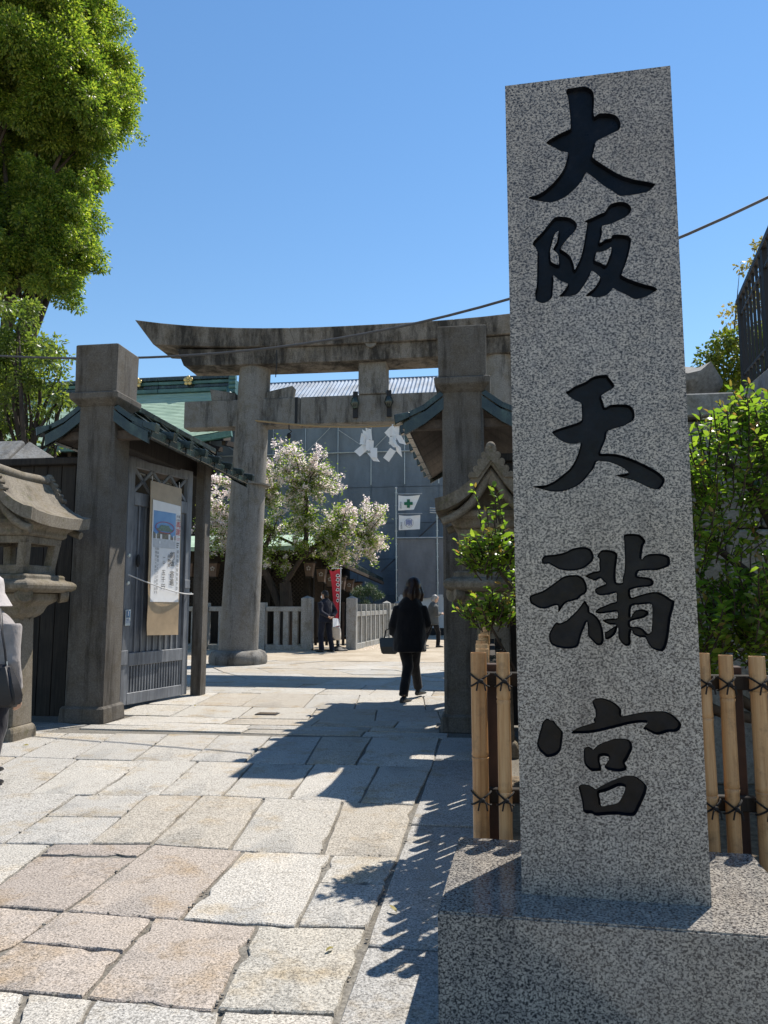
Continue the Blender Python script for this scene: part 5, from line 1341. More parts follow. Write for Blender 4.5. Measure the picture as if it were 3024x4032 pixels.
def hexr(r, z, lift=0.0):
    return [(1.72 + r * math.cos(PI / 3 * (k / 4) + 0.12), 7.3 + r * math.sin(PI / 3 * (k / 4) + 0.12), z + lift * (abs((k % 4) - 2) / 2) ** 2 - lift * 0.0) for k in range(24)]
MB().loft([hexr(0.27, -0.02), hexr(0.24, 0.2), hexr(0.16, 0.4), hexr(0.15, 2.1), hexr(0.24, 2.3)]).build("shaft", M_WALLST, sl, smooth=30)
MB().loft([hexr(0.3, 2.3), hexr(0.36, 2.45), hexr(0.34, 2.55), hexr(0.22, 2.6), hexr(0.22, 3.1)]).build("fire_box", M_WALLST, sl, smooth=30)
MB().loft([hexr(0.2, 3.08), hexr(0.30, 3.12, 0.03), hexr(0.47, 3.30, 0.13), hexr(0.48, 3.36, 0.13), hexr(0.34, 3.42, 0.05), hexr(0.2, 3.52, 0.0), hexr(0.1, 3.58), hexr(0.09, 3.6)]).build("roof", M_WALLST, sl, smooth=30)
MB().lathe([(0.07, 0), (0.11, 0.03), (0.14, 0.1), (0.13, 0.16), (0.06, 0.2), (0.01, 0.26)], 16, (1.72, 7.3, 3.58)).build("finial", M_WALLST, sl, smooth=50)
rl = Thing("stair_railing", (2.8, 8, 3.4), "black iron stair railing with upright bars above the retaining wall", "railing")
A0, A1 = Vector((2.985, 9.1, 3.766)), Vector((2.52, 7.0, 3.41))
T0, T1 = Vector((2.965, 9.1, 4.874)), Vector((2.585, 7.0, 4.528))
ext_ = 1.5
nbar = 12
for k in range(nbar):
    t = k / (nbar - 1) * ext_
    a = A0.lerp(A1, t); b = T0.lerp(T1, t); b.x = a.x; 
    thick = 0.055 if k in (1, 8) else 0.024
    MB().bar(a, b, thick, thick, up=(1, 0, 0)).build("baluster", M_BLACK, rl)
b0 = Vector((A0.x, T0.y, T0.z)); b1 = A0.lerp(A1, ext_); t1 = T0.lerp(T1, ext_); t1.x = b1.x
MB().bar(b0, t1, 0.06, 0.05).build("handrail", M_BLACK, rl)
for f in (0.18, 0.82):
    MB().bar(A0.lerp(b0, f), b1.lerp(t1, f), 0.03, 0.025).build("cross_rail", M_BLACK, rl)
st = Thing("concrete_stair_wall", (3, 8, 0), "grey concrete stair wall carrying the black railing", "concrete wall")
m = MB().hexa([(2.88, 9.4, 0), (2.36, 6.55, 0), (3.7, 6.4, 0), (4.2, 9.4, 0), (2.95, 9.3, 3.79), (2.43, 6.6, 3.36), (3.7, 6.45, 3.36), (4.2, 9.4, 3.79)])
m.build("wall", M_CONC, st, bevel=0.01)

# ------------------------------------------------------------------ foliage
def leaf_mesh(name, C, L, W, mat, parent=None, T=None, D=None, seed=1, droop=0.0, up=0.3, fold=0.18, kind=None, six=False, shape="leaf"):
    """C (n,3) leaf bases, D optional (n,3) growth directions; one small folded leaf per point"""
    g = np.random.default_rng(seed)
    n = len(C)
    C = np.asarray(C, float)
    if D is None:
        D = g.normal(size=(n, 3)); D[:, 2] = D[:, 2] * 0.6 - droop
    else:
        D = np.asarray(D, float) + g.normal(size=(n, 3)) * 0.25
    D /= np.linalg.norm(D, axis=1, keepdims=True) + 1e-9
    Nn = g.normal(size=(n, 3)); Nn[:, 2] = np.abs(Nn[:, 2]) + up
    S = np.cross(D, Nn); S /= np.linalg.norm(S, axis=1, keepdims=True) + 1e-9
    Nn = np.cross(S, D)
    l = (L * g.uniform(0.65, 1.25, n))[:, None]; w = (W * g.uniform(0.7, 1.2, n))[:, None] * 0.5
    if six:
        P = [C, C + D * l * 0.3 + S * w * 0.9 + Nn * w * fold, C + D * l * 0.68 + S * w * 0.75 + Nn * w * fold * 0.6, C + D * l - Nn * l * 0.1,
             C + D * l * 0.68 - S * w * 0.75 + Nn * w * fold * 0.6, C + D * l * 0.3 - S * w * 0.9 + Nn * w * fold]
        tri = [(0, 1, 5), (1, 2, 4), (1, 4, 5), (2, 3, 4)]
    else:
        P = [C, C + D * l * 0.5 + S * w + Nn * w * fold, C + D * l, C + D * l * 0.5 - S * w + Nn * w * fold]
        tri = [(0, 1, 2), (0, 2, 3)]
    k = len(P)
    V = np.stack(P, 1).reshape(-1, 3)
    if T is not None: V = V - np.array(T.o.location)
    idx = (np.arange(n)[:, None, None] * k + np.array(tri)[None]).reshape(-1)
    me = bpy.data.meshes.new(name)
    nt = n * len(tri)
    me.vertices.add(len(V)); me.vertices.foreach_set("co", V.astype(np.float32).ravel())
    me.loops.add(nt * 3); me.loops.foreach_set("vertex_index", idx.astype(np.int32))
    me.polygons.add(nt); me.polygons.foreach_set("loop_start", np.arange(0, nt * 3, 3, dtype=np.int32))
    me.update(calc_edges=True)
    me.materials.append(mat)
    o = bpy.data.objects.new(name, me)
    COL.objects.link(o)
    if T is not None: o.parent = T.o
    if kind: o["kind"] = kind
    return o
def clump_points(clumps, dens, seed, ysq=1.0, sub=26, jit=0.32, ydep=0.0):
    g = np.random.default_rng(seed); out = []; outd = []
    for (x, y, z, r) in clumps:
        dy = g.uniform(-ydep, ydep)
        ns = max(5, int(sub * min(1.6, r)))
        for _ in range(ns):
            d = g.normal(size=3); d /= np.linalg.norm(d)
            c = np.array([x, y + dy, z]) + d * r * g.uniform(0.45, 0.92) * np.array([1, ysq, 1])
            rs = r * jit * g.uniform(0.6, 1.25)
            n = int(dens * rs * rs)
            p = g.normal(size=(n, 3)); p /= np.linalg.norm(p, axis=1, keepdims=True)
            rad = rs * g.uniform(0.2, 1.25, (n, 1)) ** 0.7
            out.append(c + p * rad * np.array([1.05, 1.05, 0.8])); outd.append(p + np.array([0, 0, -0.35]))
    return np.concatenate(out), np.concatenate(outd)
def limbs(T, base, targets, r0, mat, seed, fork=0.45, name="trunk"):
    """tapered trunk that forks into curved limbs reaching each target"""
    q = random.Random(seed)
    base = Vector(base)
    cen = sum((Vector(t) for t in targets), Vector()) / len(targets)
    f = base.lerp(Vector((cen.x, cen.y, base.z + (cen.z - base.z) * fork)), 0.9)
    f.z = base.z + (cen.z - base.z) * fork
    m = MB().tube([base, base.lerp(f, 0.5) + Vector((q.uniform(-.1, .1), 0, 0)), f], [r0 * 1.25, r0, r0 * 0.8], 10)
    for t in targets:
        t = Vector(t)
        s = base.lerp(f, q.uniform(0.75, 1.0))
        mid = s.lerp(t, 0.5) + Vector((q.uniform(-.15, .15), q.uniform(-.15, .15), q.uniform(-0.05, .2))) * (t - s).length
        rr = r0 * q.uniform(0.3, 0.5)
        m.tube([s, s.lerp(mid, 0.5) + Vector((0, 0, 0.02)), mid, mid.lerp(t, 0.55), t], [rr, rr * 0.85, rr * 0.6, rr * 0.4, rr * 0.14], 6)
    return m.build(name, mat, T, smooth=60)

# camphor tree, top left
ct = Thing("camphor_tree", (-11.6, 15, 0), "tall bright green broadleaf tree filling the top left corner", "tree")
CAMPHOR_CLUMPS += [(-10.25, 15.3, 10.6, 0.95), (-9.75, 15.2, 10.55, 0.6), (-10.9, 15.3, 10.9, 1.0)]
CAMPHOR_CLUMPS = [(x - 0.12, y, z + 0.12, r * 0.8) for x, y, z, r in CAMPHOR_CLUMPS]
P, D = clump_points(CAMPHOR_CLUMPS, 6500, 3, 1.5, 42, 0.30, 0.9)
leaf_mesh("crown", P, 0.08, 0.042, M_CAMPHOR, T=ct, D=D, seed=4, up=0.5)
limbs(ct, (-11.6, 15, 0), [(c[0] - 0.4, c[1] + 0.3, c[2] - 0.2) for c in CAMPHOR_CLUMPS if c[3] > 0.7], 0.22, M_BARK, 5, 0.45)
# smaller evergreen in front of the green roof
mt_ = Thing("evergreen_tree", (-6.95, 11, 0), "small dark evergreen with twisting branches behind the left board fence", "tree")
P, D = clump_points(MID_CLUMPS, 4200, 8, 1.3, 30, 0.36, 0.25)
leaf_mesh("crown", P, 0.085, 0.042, M_DARKLEAF, T=mt_, D=D, seed=9, up=0.4)
limbs(mt_, (-6.95, 11, 0), [c[:3] for c in MID_CLUMPS] * 2, 0.11, M_BARK, 6, 0.72)
# trees beyond the wall at right
gt = Thing("round_green_tree", (2.6, 11.5, 0), "dense yellow green tree beyond the stone lantern roof at right", "tree")
P, D = clump_points(GREEN_CLUMPS, 8000, 12, 1.4, 40, 0.36, 0.3)
leaf_mesh("crown", P, 0.07, 0.04, M_HEDGE, T=gt, D=D, seed=13)
limbs(gt, (2.9, 11.6, 0), [c[:3] for c in GREEN_CLUMPS], 0.12, M_BARK, 14, 0.8)
yt = Thing("sparse_yellow_tree", (3.9, 12.5, 0), "thin tree with sparse pale yellow leaves behind the black railing", "tree")
P, D = clump_points(YELLOW_CLUMPS, 5200, 15, 1.3, 34, 0.34, 0.2)
leaf_mesh("crown", P, 0.075, 0.045, M_YELLOW, T=yt, D=D, seed=16)
limbs(yt, (3.9, 12.5, 0), [c[:3] for c in YELLOW_CLUMPS], 0.045, M_BARK, 17, 0.7)

# cherry tree: blossom at the twig ends, young leaves inside
chy = Thing("cherry_tree", (-5.95, 21.9, 0), "cherry tree in pale pink blossom with fresh green leaves behind the granite fence", "tree")
g = np.random.default_rng(21)
xs_ = [p[0] for p in CHERRY_OUTLINE]; zs_ = [p[1] for p in CHERRY_OUTLINE]
tg_ = []
while len(tg_) < 310:
    x, z = g.uniform(min(xs_), max(xs_)), g.uniform(min(zs_), max(zs_))
    if inside((x, z), [CHERRY_OUTLINE]): tg_.append((x, 21.9 + g.uniform(-0.85, 0.8), z))
hub = [Vector((-6.1, 21.9, 1.9)), Vector((-6.9, 21.7, 2.6)), Vector((-5.5, 21.8, 2.7)), Vector((-4.9, 22.0, 3.1)), Vector((-5.6, 22.2, 3.8)), Vector((-7.4, 22.1, 3.5)), Vector((-6.4, 21.6, 3.4)), Vector((-4.3, 21.7, 3.3)), Vector((-5.5, 21.7, 4.7)), Vector((-6.8, 22.0, 4.5)), Vector((-3.7, 21.8, 3.2))]
m = MB().tube([(-5.95, 21.9, -0.05), (-6.0, 21.9, 0.7), (-6.1, 21.9, 1.9)], [0.26, 0.2, 0.17], 12)
m.tube([(-5.98, 21.95, 0.6), (-6.3, 21.95, 1.3), (-6.6, 21.9, 2.0), (-6.9, 21.7, 2.6)], [0.16, 0.13, 0.11, 0.08], 9)
for a, b in ((0, 2), (2, 3), (3, 7), (2, 4), (4, 8), (1, 5), (1, 6), (5, 9), (7, 10)):
    p, q_ = hub[a], hub[b]
    m.tube([p, p.lerp(q_, 0.5) + Vector((0.05, 0.08, 0.12)), q_], [0.1, 0.075, 0.055], 7)
BP = []; LP = []; LD = []; BD = []
for t in tg_:
    t = Vector(t); h = min(hub, key=lambda v: (v - t).length)
    mid = h.lerp(t, 0.5) + Vector((g.uniform(-.15, .15), g.uniform(-.15, .15), g.uniform(0.0, .2)))
    m.tube([h, mid, t], [0.022, 0.014, 0.004], 4)
    Ltw = (t - h).length
    outer = min(1.0, 0.35 + 0.4 * max(0, t.z - 3.0) / 2 + (0.35 if t.x > -4.5 else 0) + (0.35 if t.x < -7.3 else 0))
    nb_ = int(15 * (0.3 + outer)); 
    for k in range(nb_):
        u = 1 - abs(g.normal()) * 0.33
        if u < 0.15: continue
        c = h.lerp(mid, u * 2) if u < 0.5 else mid.lerp(t, u * 2 - 1)
        c = np.array(c) + g.normal(size=3) * 0.055
        q = g.normal(size=(int(g.integers(7, 13)), 3)) * 0.042
        if g.random() < 0.27 + 0.58 * outer: BP.append(c + q)
        else: LP.append(c + q[:7] * 1.6)
    nl = int(9 * (1.5 - outer))
    for k in range(nl):
        u = g.uniform(0.2, 1.05)
        c = h.lerp(mid, u * 2) if u < 0.5 else mid.lerp(t, u * 2 - 1)
        LP.append(np.array(c) + g.normal(size=(6, 3)) * 0.1)
m.build("trunk", M_BARK, chy, smooth=60)
BP = np.concatenate(BP); LP = np.concatenate(LP)
leaf_mesh("blossom", BP, 0.062, 0.06, M_BLOSSOM, T=chy, seed=22, up=0.1)
leaf_mesh("crown", LP, 0.10, 0.05, M_CHERLEAF, T=chy, seed=23, up=0.5)
# fallen petals and a few leaves under it
P = np.stack([g.uniform(-4.0, -2.6, 260), g.uniform(20.6, 23.5, 260), np.full(260, 0.01)], 1)
o = leaf_mesh("fallen_petals", P, 0.04, 0.04, M_BLOSSOM, seed=24, D=np.tile(np.array([[1, 0.2, 0.0]]), (260, 1)), up=8); tag(o, kind="stuff")
# clipped pine beside the picket fence
pn = Thing("clipped_pine", (-4.05, 24.4, 0), "small cloud pruned pine behind the bright picket fence", "pine")
P, D = clump_points([(-4.25, 24.4, 1.62, .24), (-3.95, 24.3, 1.72, .24), (-3.72, 24.4, 1.58, .22), (-4.1, 24.4, 1.15, .22), (-3.85, 24.3, 1.02, .24), (-4.2, 24.5, 0.8, .25)], 16000, 31, 1.0, 50, 0.4)
leaf_mesh("crown", P, 0.07, 0.012, M_PINE, T=pn, seed=32, D=D, up=0.6)
limbs(pn, (-4.05, 24.4, 0), [(-4.2, 24.4, 1.55), (-3.9, 24.3, 1.65), (-3.7, 24.4, 1.5), (-4.1, 24.4, 1.1)], 0.05, M_BARK, 33, 0.5)

# plum bush in the bed: real shoots with alternate leaves
pl = Thing("plum_bush", (1.5, 4.9, 0), "leafy plum bush with reddish shoot tips behind the bamboo fence", "bush")
LPn = []; LDn = []; TPn = []; TDn = []
stems = MB()
def shoot(p, d, L, tip=True, sp=0.022):
    p = Vector(p); d = Vector(d).normalized()
    pts = [p.copy()]
    n = max(4, int(L / sp)); side = rnd.choice((-1, 1))
    for k in range(n):
        d = (d + Vector((rnd.gauss(0, .05), rnd.gauss(0, .05), 0.035))).normalized()
        p = p + d * sp
        pts.append(p.copy())
        s = d.cross(Vector((0, 0, 1)))
        s = s.normalized() if s.length > 0.05 else Vector((1, 0, 0))
        a = rnd.uniform(-1.0, 1.0)
        ld = (s * side * math.cos(a) + d * 0.5 + Vector((0, math.sin(a) * 0.5, rnd.uniform(-0.35, 0.15)))).normalized()
        side = -side
        if tip and k > n - 3 and rnd.random() < 0.45: TPn.append(tuple(p)); TDn.append(tuple(ld + d * 0.7))
        else: LPn.append(tuple(p)); LDn.append(tuple(ld))
    stems.tube(pts[::3] + [pts[-1]], [0.004] * len(pts[::3]) + [0.0015], 4)
trunk = [Vector((1.75, 5.0, 0)), Vector((1.72, 5.0, 0.6)), Vector((1.95, 5.0, 1.25)), Vector((1.8, 5.0, 1.75))]
stems.tube(trunk, [0.07, 0.06, 0.05, 0.03], 9)
for a, b in (((1.72, 5, 0.6), (1.05, 4.7, 1.1)), ((1.95, 5, 1.25), (1.3, 4.9, 1.75)), ((1.95, 5.0, 1.25), (2.3, 5.1, 1.9)), ((1.8, 5, 1.75), (1.5, 5, 2.25)), ((1.8, 5, 1.75), (2.0, 5.1, 2.4)), ((1.05, 4.7, 1.1), (0.75, 4.4, 1.5)), ((1.72, 5, 0.6), (0.9, 4.3, 0.9)), ((0.9, 4.3, 0.9), (0.35, 4.3, 1.25))):
    a, b = Vector(a), Vector(b)
    stems.tube([a, a.lerp(b, 0.5) + Vector((rnd.uniform(-.05, .05), 0, rnd.uniform(-.12, .04))), b], [0.04, 0.03, 0.018], 7)
def blob(cx, cy, cz, rx, ry, rz, n, Ls=(0.14, 0.34)):
    for _ in range(n):
        u = Vector((rnd.gauss(0, 1), rnd.gauss(0, 1), rnd.gauss(0, 1))).normalized() * rnd.uniform(0.2, 1) ** 0.5
        p = (cx + u.x * rx, cy + u.y * ry, cz + u.z * rz)
        shoot(p, (u.x * 0.7 + rnd.uniform(-.3, .3), u.y * 0.5 - 0.15, 0.55 + rnd.uniform(-.3, .4)), rnd.uniform(*Ls))
blob(1.55, 4.9, 2.02, 0.55, 0.4, 0.26, 230)
blob(1.95, 5.0, 2.35, 0.4, 0.35, 0.22, 160)
blob(2.05, 5.0, 1.75, 0.45, 0.35, 0.25, 60)
blob(1.2, 4.75, 1.62, 0.3, 0.3, 0.2, 50)
blob(1.62, 4.5, 1.22, 0.5, 0.35, 0.18, 190)
blob(1.15, 4.4, 1.05, 0.3, 0.3, 0.16, 80)
blob(1.9, 4.6, 1.0, 0.45, 0.35, 0.18, 120)
blob(0.65, 4.5, 1.5, 0.35, 0.3, 0.4, 60)
for x, z in ((1.62, 2.62), (1.95, 2.7), (2.1, 2.68), (1.2, 2.2), (1.32, 2.35)):
    shoot((x - 0.05, 4.85, z - 0.25), (0.12, 0, 1), 0.34)
stems.build("stem", M_BARK, pl, smooth=60)
leaf_mesh("foliage", LPn, 0.062, 0.034, M_PLUM, T=pl, D=LDn, seed=41, six=True, up=0.8, fold=0.25)
leaf_mesh("young_foliage", TPn, 0.05, 0.02, M_PLUMTIP, T=pl, D=TDn, seed=42, six=True, up=0.4, fold=0.3)
p2 = Thing("plum_sprays", (0.1, 4.6, 0), "bright leafy plum sprays poking out left of the inscribed pillar", "bush")
LPn = []; LDn = []; TPn = []; TDn = []; stems = MB()
stems.tube([(0.25, 4.6, 0), (0.2, 4.6, 0.8), (0.12, 4.55, 1.6)], [0.03, 0.025, 0.012], 7)
for a, b in (((0.2, 4.6, 0.8), (-0.02, 4.5, 1.22)), ((0.14, 4.56, 1.4), (-0.03, 4.55, 1.62)), ((0.13, 4.55, 1.6), (0.05, 4.55, 1.85))):
    stems.tube([a, b], [0.014, 0.007], 5)
for x, z in ((-0.05, 1.78), (0.0, 1.74), (0.04, 1.8), (0.09, 1.72)): shoot((x, 4.55, z), (-0.05, 0, 1), rnd.uniform(0.16, 0.28))
blob(0.0, 4.55, 1.56, 0.13, 0.15, 0.12, 95, (0.1, 0.2))
blob(0.0, 4.55, 1.22, 0.15, 0.14, 0.08, 85, (0.08, 0.16))
blob(0.28, 4.3, 1.3, 0.15, 0.3, 0.3, 30, (0.1, 0.25))
stems.build("stem", M_BARK, p2, smooth=60)
leaf_mesh("foliage", LPn, 0.058, 0.03, M_PLUM, T=p2, D=LDn, seed=43, six=True, up=0.8, fold=0.25)
leaf_mesh("young_foliage", TPn, 0.05, 0.02, M_PLUMTIP, T=p2, D=TDn, seed=44, six=True, up=0.4, fold=0.3)
# grit and crumbs of mortar lying along the paving joints
gr = np.random.default_rng(77); m = MB()
for r_, i_, q_ in SLABS:
    for _ in range(9 if r_ < 3 else 5):
        t = gr.uniform(0, 1); e_ = int(gr.integers(0, 4)); a_ = (2 * e_) % 8; b_ = (2 * e_ + 2) % 8
        x = q_[a_] + (q_[b_] - q_[a_]) * t + gr.normal() * 0.008; y = q_[a_ + 1] + (q_[b_ + 1] - q_[a_ + 1]) * t + gr.normal() * 0.008
        s = gr.uniform(0.003, 0.0085)
        m.ell((x, y, s * 0.5 - 0.004), (s * gr.uniform(0.8, 1.5), s, s * 0.7), 6, 4)
tag(m.build("joint_grit", plain("grit", (0.2, 0.185, 0.16), 0.9, 0.5, 80), smooth=60), kind="stuff")
# fallen yellow leaves on the paving
for k, (x, y, w) in enumerate(((-1.1, 2.28, "yellow fallen leaf by the nearest paving joint"), (-1.0, 2.3, "second small yellow fallen leaf beside the nearest paving joint"), (-0.62, 3.0, "brown fallen leaf on the pale slab near the granite border"), (-4.0, 8.6, "yellow fallen leaf beside the open grey door"), (-3.75, 9.3, "brown curled fallen leaf past the open grey door"), (-4.25, 6.6, "yellow fallen leaf near the left lantern kerb"), (-0.42, 3.35, "orange fallen leaf on the grey border slab"))):
    o = leaf_mesh("fallen_leaf", [(0, 0, 0.008)], 0.055, 0.028, M_YELLOW, D=[(rnd.uniform(-1, 1), rnd.uniform(-1, 1), 0.1)], seed=50 + k, six=True, up=5, fold=0.3)
    o.location = (x, y, 0.006); tag(o, w, "leaf")
# ------------------------------------------------------------------ people
def figure_mesh(m, name, mat, T, voxel=0.014, iters=6, fac=0.5, wrinkle=0.0, seed=0):
    """union of the collected tapered limbs as one continuous smooth surface"""
    me = bpy.data.meshes.new(name); me.from_pydata([tuple(T.M.inverted() @ Vector(v)) if False else v for v in m.v], [], m.f)
    bm = bmesh.new(); bm.from_mesh(me); bmesh.ops.recalc_face_normals(bm, faces=bm.faces); bm.to_mesh(me); bm.free()
    o = bpy.data.objects.new(name, me); COL.objects.link(o)
    md = o.modifiers.new("r", 'REMESH'); md.mode = 'VOXEL'; md.voxel_size = voxel
    ms = o.modifiers.new("s", 'SMOOTH'); ms.iterations = iters; ms.factor = fac
    bpy.context.view_layer.update()
    me2 = bpy.data.meshes.new_from_object(o.evaluated_get(bpy.context.evaluated_depsgraph_get()))
    o.modifiers.clear(); o.data = me2; me2.name = name
    if wrinkle:
        for v in me2.vertices:
            p = v.co
            v.co = p + v.normal * wrinkle * (noise.noise(Vector((p.x * 9 + seed, p.y * 9, p.z * 5))) + 0.6 * noise.noise(Vector((p.x * 20, p.y * 20 + seed, p.z * 9))))
    me2.polygons.foreach_set("use_smooth", [True] * len(me2.polygons))
    me2.materials.clear(); me2.materials.append(mat)
    o.parent = T.o
    return o
def torso(m, rows): rings_body(m, rows, 24)
def lb(m, pts, rad, n=14, sq=None): m.tube(pts, rad, n, sq)
def head(m, c, s=1.0, yaw=0.0, tilt=0.0):
    """skull, jaw, nose, ears; faces +y before the yaw"""
    c = Vector(c); Rm = Matrix.Rotation(yaw, 3, 'Z') @ Matrix.Rotation(tilt, 3, 'X')
    def E(o_, r):
        k = MB().ell((0, 0, 0), r, 16, 11)
        m.add([c + Rm @ (Vector(v) + Vector(o_) * s) for v in [Vector(q) * s for q in k.v]], k.f)
    E((0, 0, 0.03), (0.076, 0.095, 0.095)); E((0, 0.022, -0.045), (0.058, 0.068, 0.075))
    E((0, 0.093, -0.02), (0.013, 0.02, 0.024)); E((0.076, -0.005, -0.01), (0.012, 0.022, 0.032)); E((-0.076, -0.005, -0.01), (0.012, 0.022, 0.032))
    E((0, 0.08, -0.065), (0.025, 0.014, 0.01))
def hand(m, w, d, fold, side):
    """palm with four bent fingers and a thumb, from wrist w along d"""
    w = Vector(w); d = Vector(d).normalized(); f = Vector(fold).normalized()
    s = d.cross(f).normalized() * side
    m.tube([w, w + d * 0.045, w + d * 0.085], [0.026, 0.034, 0.032], 10, 0.5)
    for k, L in enumerate((0.062, 0.072, 0.067, 0.052)):
        b = w + d * 0.08 + s * (0.026 - 0.0175 * k)
        m.tube([b, b + d * L * 0.45 + f * 0.006, b + d * L * 0.75 + f * L * 0.3, b + d * L * 0.85 + f * L * 0.6], [0.009, 0.0085, 0.008, 0.007], 6)
    b = w + d * 0.03 + s * 0.026
    m.tube([b, b + d * 0.025 + s * 0.02 + f * 0.01, b + d * 0.055 + s * 0.022 + f * 0.022], [0.011, 0.01, 0.008], 6)
def shoe(m, a, d, L=0.25):
    a = Vector(a); d = Vector(d).normalized(); s = Vector((-d.y, d.x, 0)).normalized()
    rings = []
    for t, w, h in ((-0.28, 0.028, 0.05), (-0.2, 0.036, 0.075), (0.0, 0.04, 0.085), (0.25, 0.042, 0.06), (0.5, 0.046, 0.042), (0.68, 0.036, 0.03), (0.74, 0.016, 0.02)):
        c = a + d * t * L
        rings.append([c + s * w * math.cos(x) + Vector((0, 0, max(0.0, h * (0.5 + 0.55 * math.sin(x)))) if math.sin(x) > -0.6 else (0, 0, 0)) for x in [2 * PI * k / 12 for k in range(12)]])
    m.loft(rings)
def rings_body(m, rows, n=28, fold=0.0, seed=0, open_=False):
    """rows: (cx, cy, z, rx, ry)"""
    R_ = []
    for i, (cx, cy, z, rx, ry) in enumerate(rows):
        t = i / max(1, len(rows) - 1)
        R_.append([(cx + rx * math.cos(2 * PI * k / n) * (1 + fold * t * math.sin(5 * 2 * PI * k / n + seed)), cy + ry * math.sin(2 * PI * k / n) * (1 + fold * t * math.sin(5 * 2 * PI * k / n + seed)), z) for k in range(n)])
    m.loft(R_)

# --- woman in black, walking away through the gate (local +y away from the viewer)
W = Thing("person", (-1.10, 10.3, 0.0), "woman with dark shoulder length hair in long black coat walking through the gate", "person")
W.o.rotation_euler = (0, 0, R(4))
b = MB()
torso(b, [(0, 0, 0.8, 0.14, 0.1), (0, 0.01, 1.05, 0.125, 0.085), (0, 0.025, 1.25, 0.15, 0.09), (0, 0.03, 1.33, 0.1, 0.06)])
lb(b, [(0, 0.03, 1.3), (0.03, 0.05, 1.42)], [0.06, 0.05])
head(b, (0.045, 0.085, 1.52), 1.0, R(-12), R(-16))
HL, HR = (-0.09, 0, 0.84), (0.08, 0, 0.84)
KL, AL = (-0.035, -0.02, 0.46), (-0.085, -0.20, 0.09)
KR, AR = (0.05, 0.16, 0.47), (0.10, 0.36, 0.13)
lb(b, [HL, KL, AL], [0.082, 0.055, 0.038]); lb(b, [HR, KR, AR], [0.082, 0.055, 0.038])
SL, EL, WL_ = (-0.165, 0.02, 1.25), (-0.235, 0.0, 1.01), (-0.235, 0.08, 0.86)
SR, ER, WR = (0.165, 0.02, 1.25), (0.235, 0.06, 1.02), (0.19, 0.2, 0.93)
for s_, e_, w_ in ((SL, EL, WL_), (SR, ER, WR)): lb(b, [s_, e_, w_], [0.048, 0.04, 0.026])
hand(b, WL_, (0.02, 0.1, -1), (0.6, 0.3, 0), 1); hand(b, WR, (-0.1, 0.9, -0.3), (-0.5, 0, -0.5), 1)
figure_mesh(b, "body", M_SKIN, W, 0.011, 4)
c = MB()
rings_body(c, [(0.02, 0.045, 1.44, 0.075, 0.075), (0.01, 0.035, 1.38, 0.11, 0.095), (0, 0.03, 1.31, 0.165, 0.12), (0.0, 0.02, 1.2, 0.205, 0.145), (0, 0.01, 1.0, 0.215, 0.16), (-0.005, 0, 0.85, 0.222, 0.175), (-0.01, -0.01, 0.72, 0.23, 0.185), (-0.012, -0.01, 0.655, 0.232, 0.19)], fold=0.035)
for s_, e_, w_ in ((SL, EL, WL_), (SR, ER, WR)):
    lb(c, [Vector(s_) + Vector((0, 0, 0.03)), s_, Vector(s_).lerp(Vector(e_), 0.5), e_, Vector(e_).lerp(Vector(w_), 0.85)], [0.05, 0.07, 0.066, 0.062, 0.056])
figure_mesh(c, "coat", M_COATBLK, W, 0.013, 5, wrinkle=0.009, seed=2)
c = MB()
rings_body(c, [(0, 0, 0.9, 0.16, 0.13), (0, 0, 0.78, 0.165, 0.135)])
lb(c, [HL, Vector(HL).lerp(Vector(KL), 0.5), KL, Vector(KL).lerp(Vector(AL), 0.55), AL], [0.1, 0.09, 0.075, 0.068, 0.064])
lb(c, [HR, Vector(HR).lerp(Vector(KR), 0.5), KR, Vector(KR).lerp(Vector(AR), 0.55), AR], [0.1, 0.09, 0.075, 0.068, 0.062])
figure_mesh(c, "trousers", M_TROUBLK, W, 0.013, 4, wrinkle=0.008, seed=5)
c = MB(); shoe(c, (-0.08, -0.19, 0.0), (0.45, 1, 0)); c.build("shoe", M_LEATHER, W, local=True, smooth=60)
c = MB(); shoe(c, (0.105, 0.38, 0.035), (0.5, 1, 0)); 
c.build("shoe", M_LEATHER, W, local=True, smooth=60)
c = MB()
hx, hy, hz = 0.045, 0.075, 1.53
c.ell((hx, hy - 0.005, hz + 0.025), (0.108, 0.122, 0.12), 18, 12)
c.ell((hx - 0.015, hy - 0.045, hz - 0.09), (0.125, 0.09, 0.13), 18, 12)
lb(c, [(hx - 0.01, hy - 0.05, hz), (hx - 0.025, hy - 0.07, hz - 0.1), (hx - 0.02, hy - 0.06, hz - 0.19)], [0.09, 0.11, 0.085], sq=0.6)
for s in (-1, 1): lb(c, [(hx + s * 0.075, hy - 0.01, hz), (hx + s * 0.105, hy - 0.01, hz - 0.1), (hx + s * 0.1, hy + 0.01, hz - 0.2)], [0.045, 0.05, 0.03])
figure_mesh(c, "hair", M_HAIRBR, W, 0.011, 5, wrinkle=0.006, seed=9)
hb = Thing("handbag", (-1.10 - 0.29, 10.34, 0.60), "black handbag hanging at the left side of the woman in black", "handbag")
MB().loft([[(x * k, y * k2, z) for x, y in ((-0.14, -0.05), (0.14, -0.05), (0.14, 0.05), (-0.14, 0.05))] for z, k, k2 in ((0.02, 0.72, 1.0), (0.12, 0.9, 1.1), (0.24, 1.0, 0.6))]).build("bag_body", M_LEATHER, hb, local=True, bevel=0.012, seg=2)
for y in (-0.03, 0.03): MB().tube([(-0.07, y, 0.24), (-0.05, y, 0.34), (0.05, y, 0.39), (0.09, y, 0.34), (0.07, y, 0.24)], 0.007, 6).build("handle", M_LEATHER, hb, local=True, smooth=60)

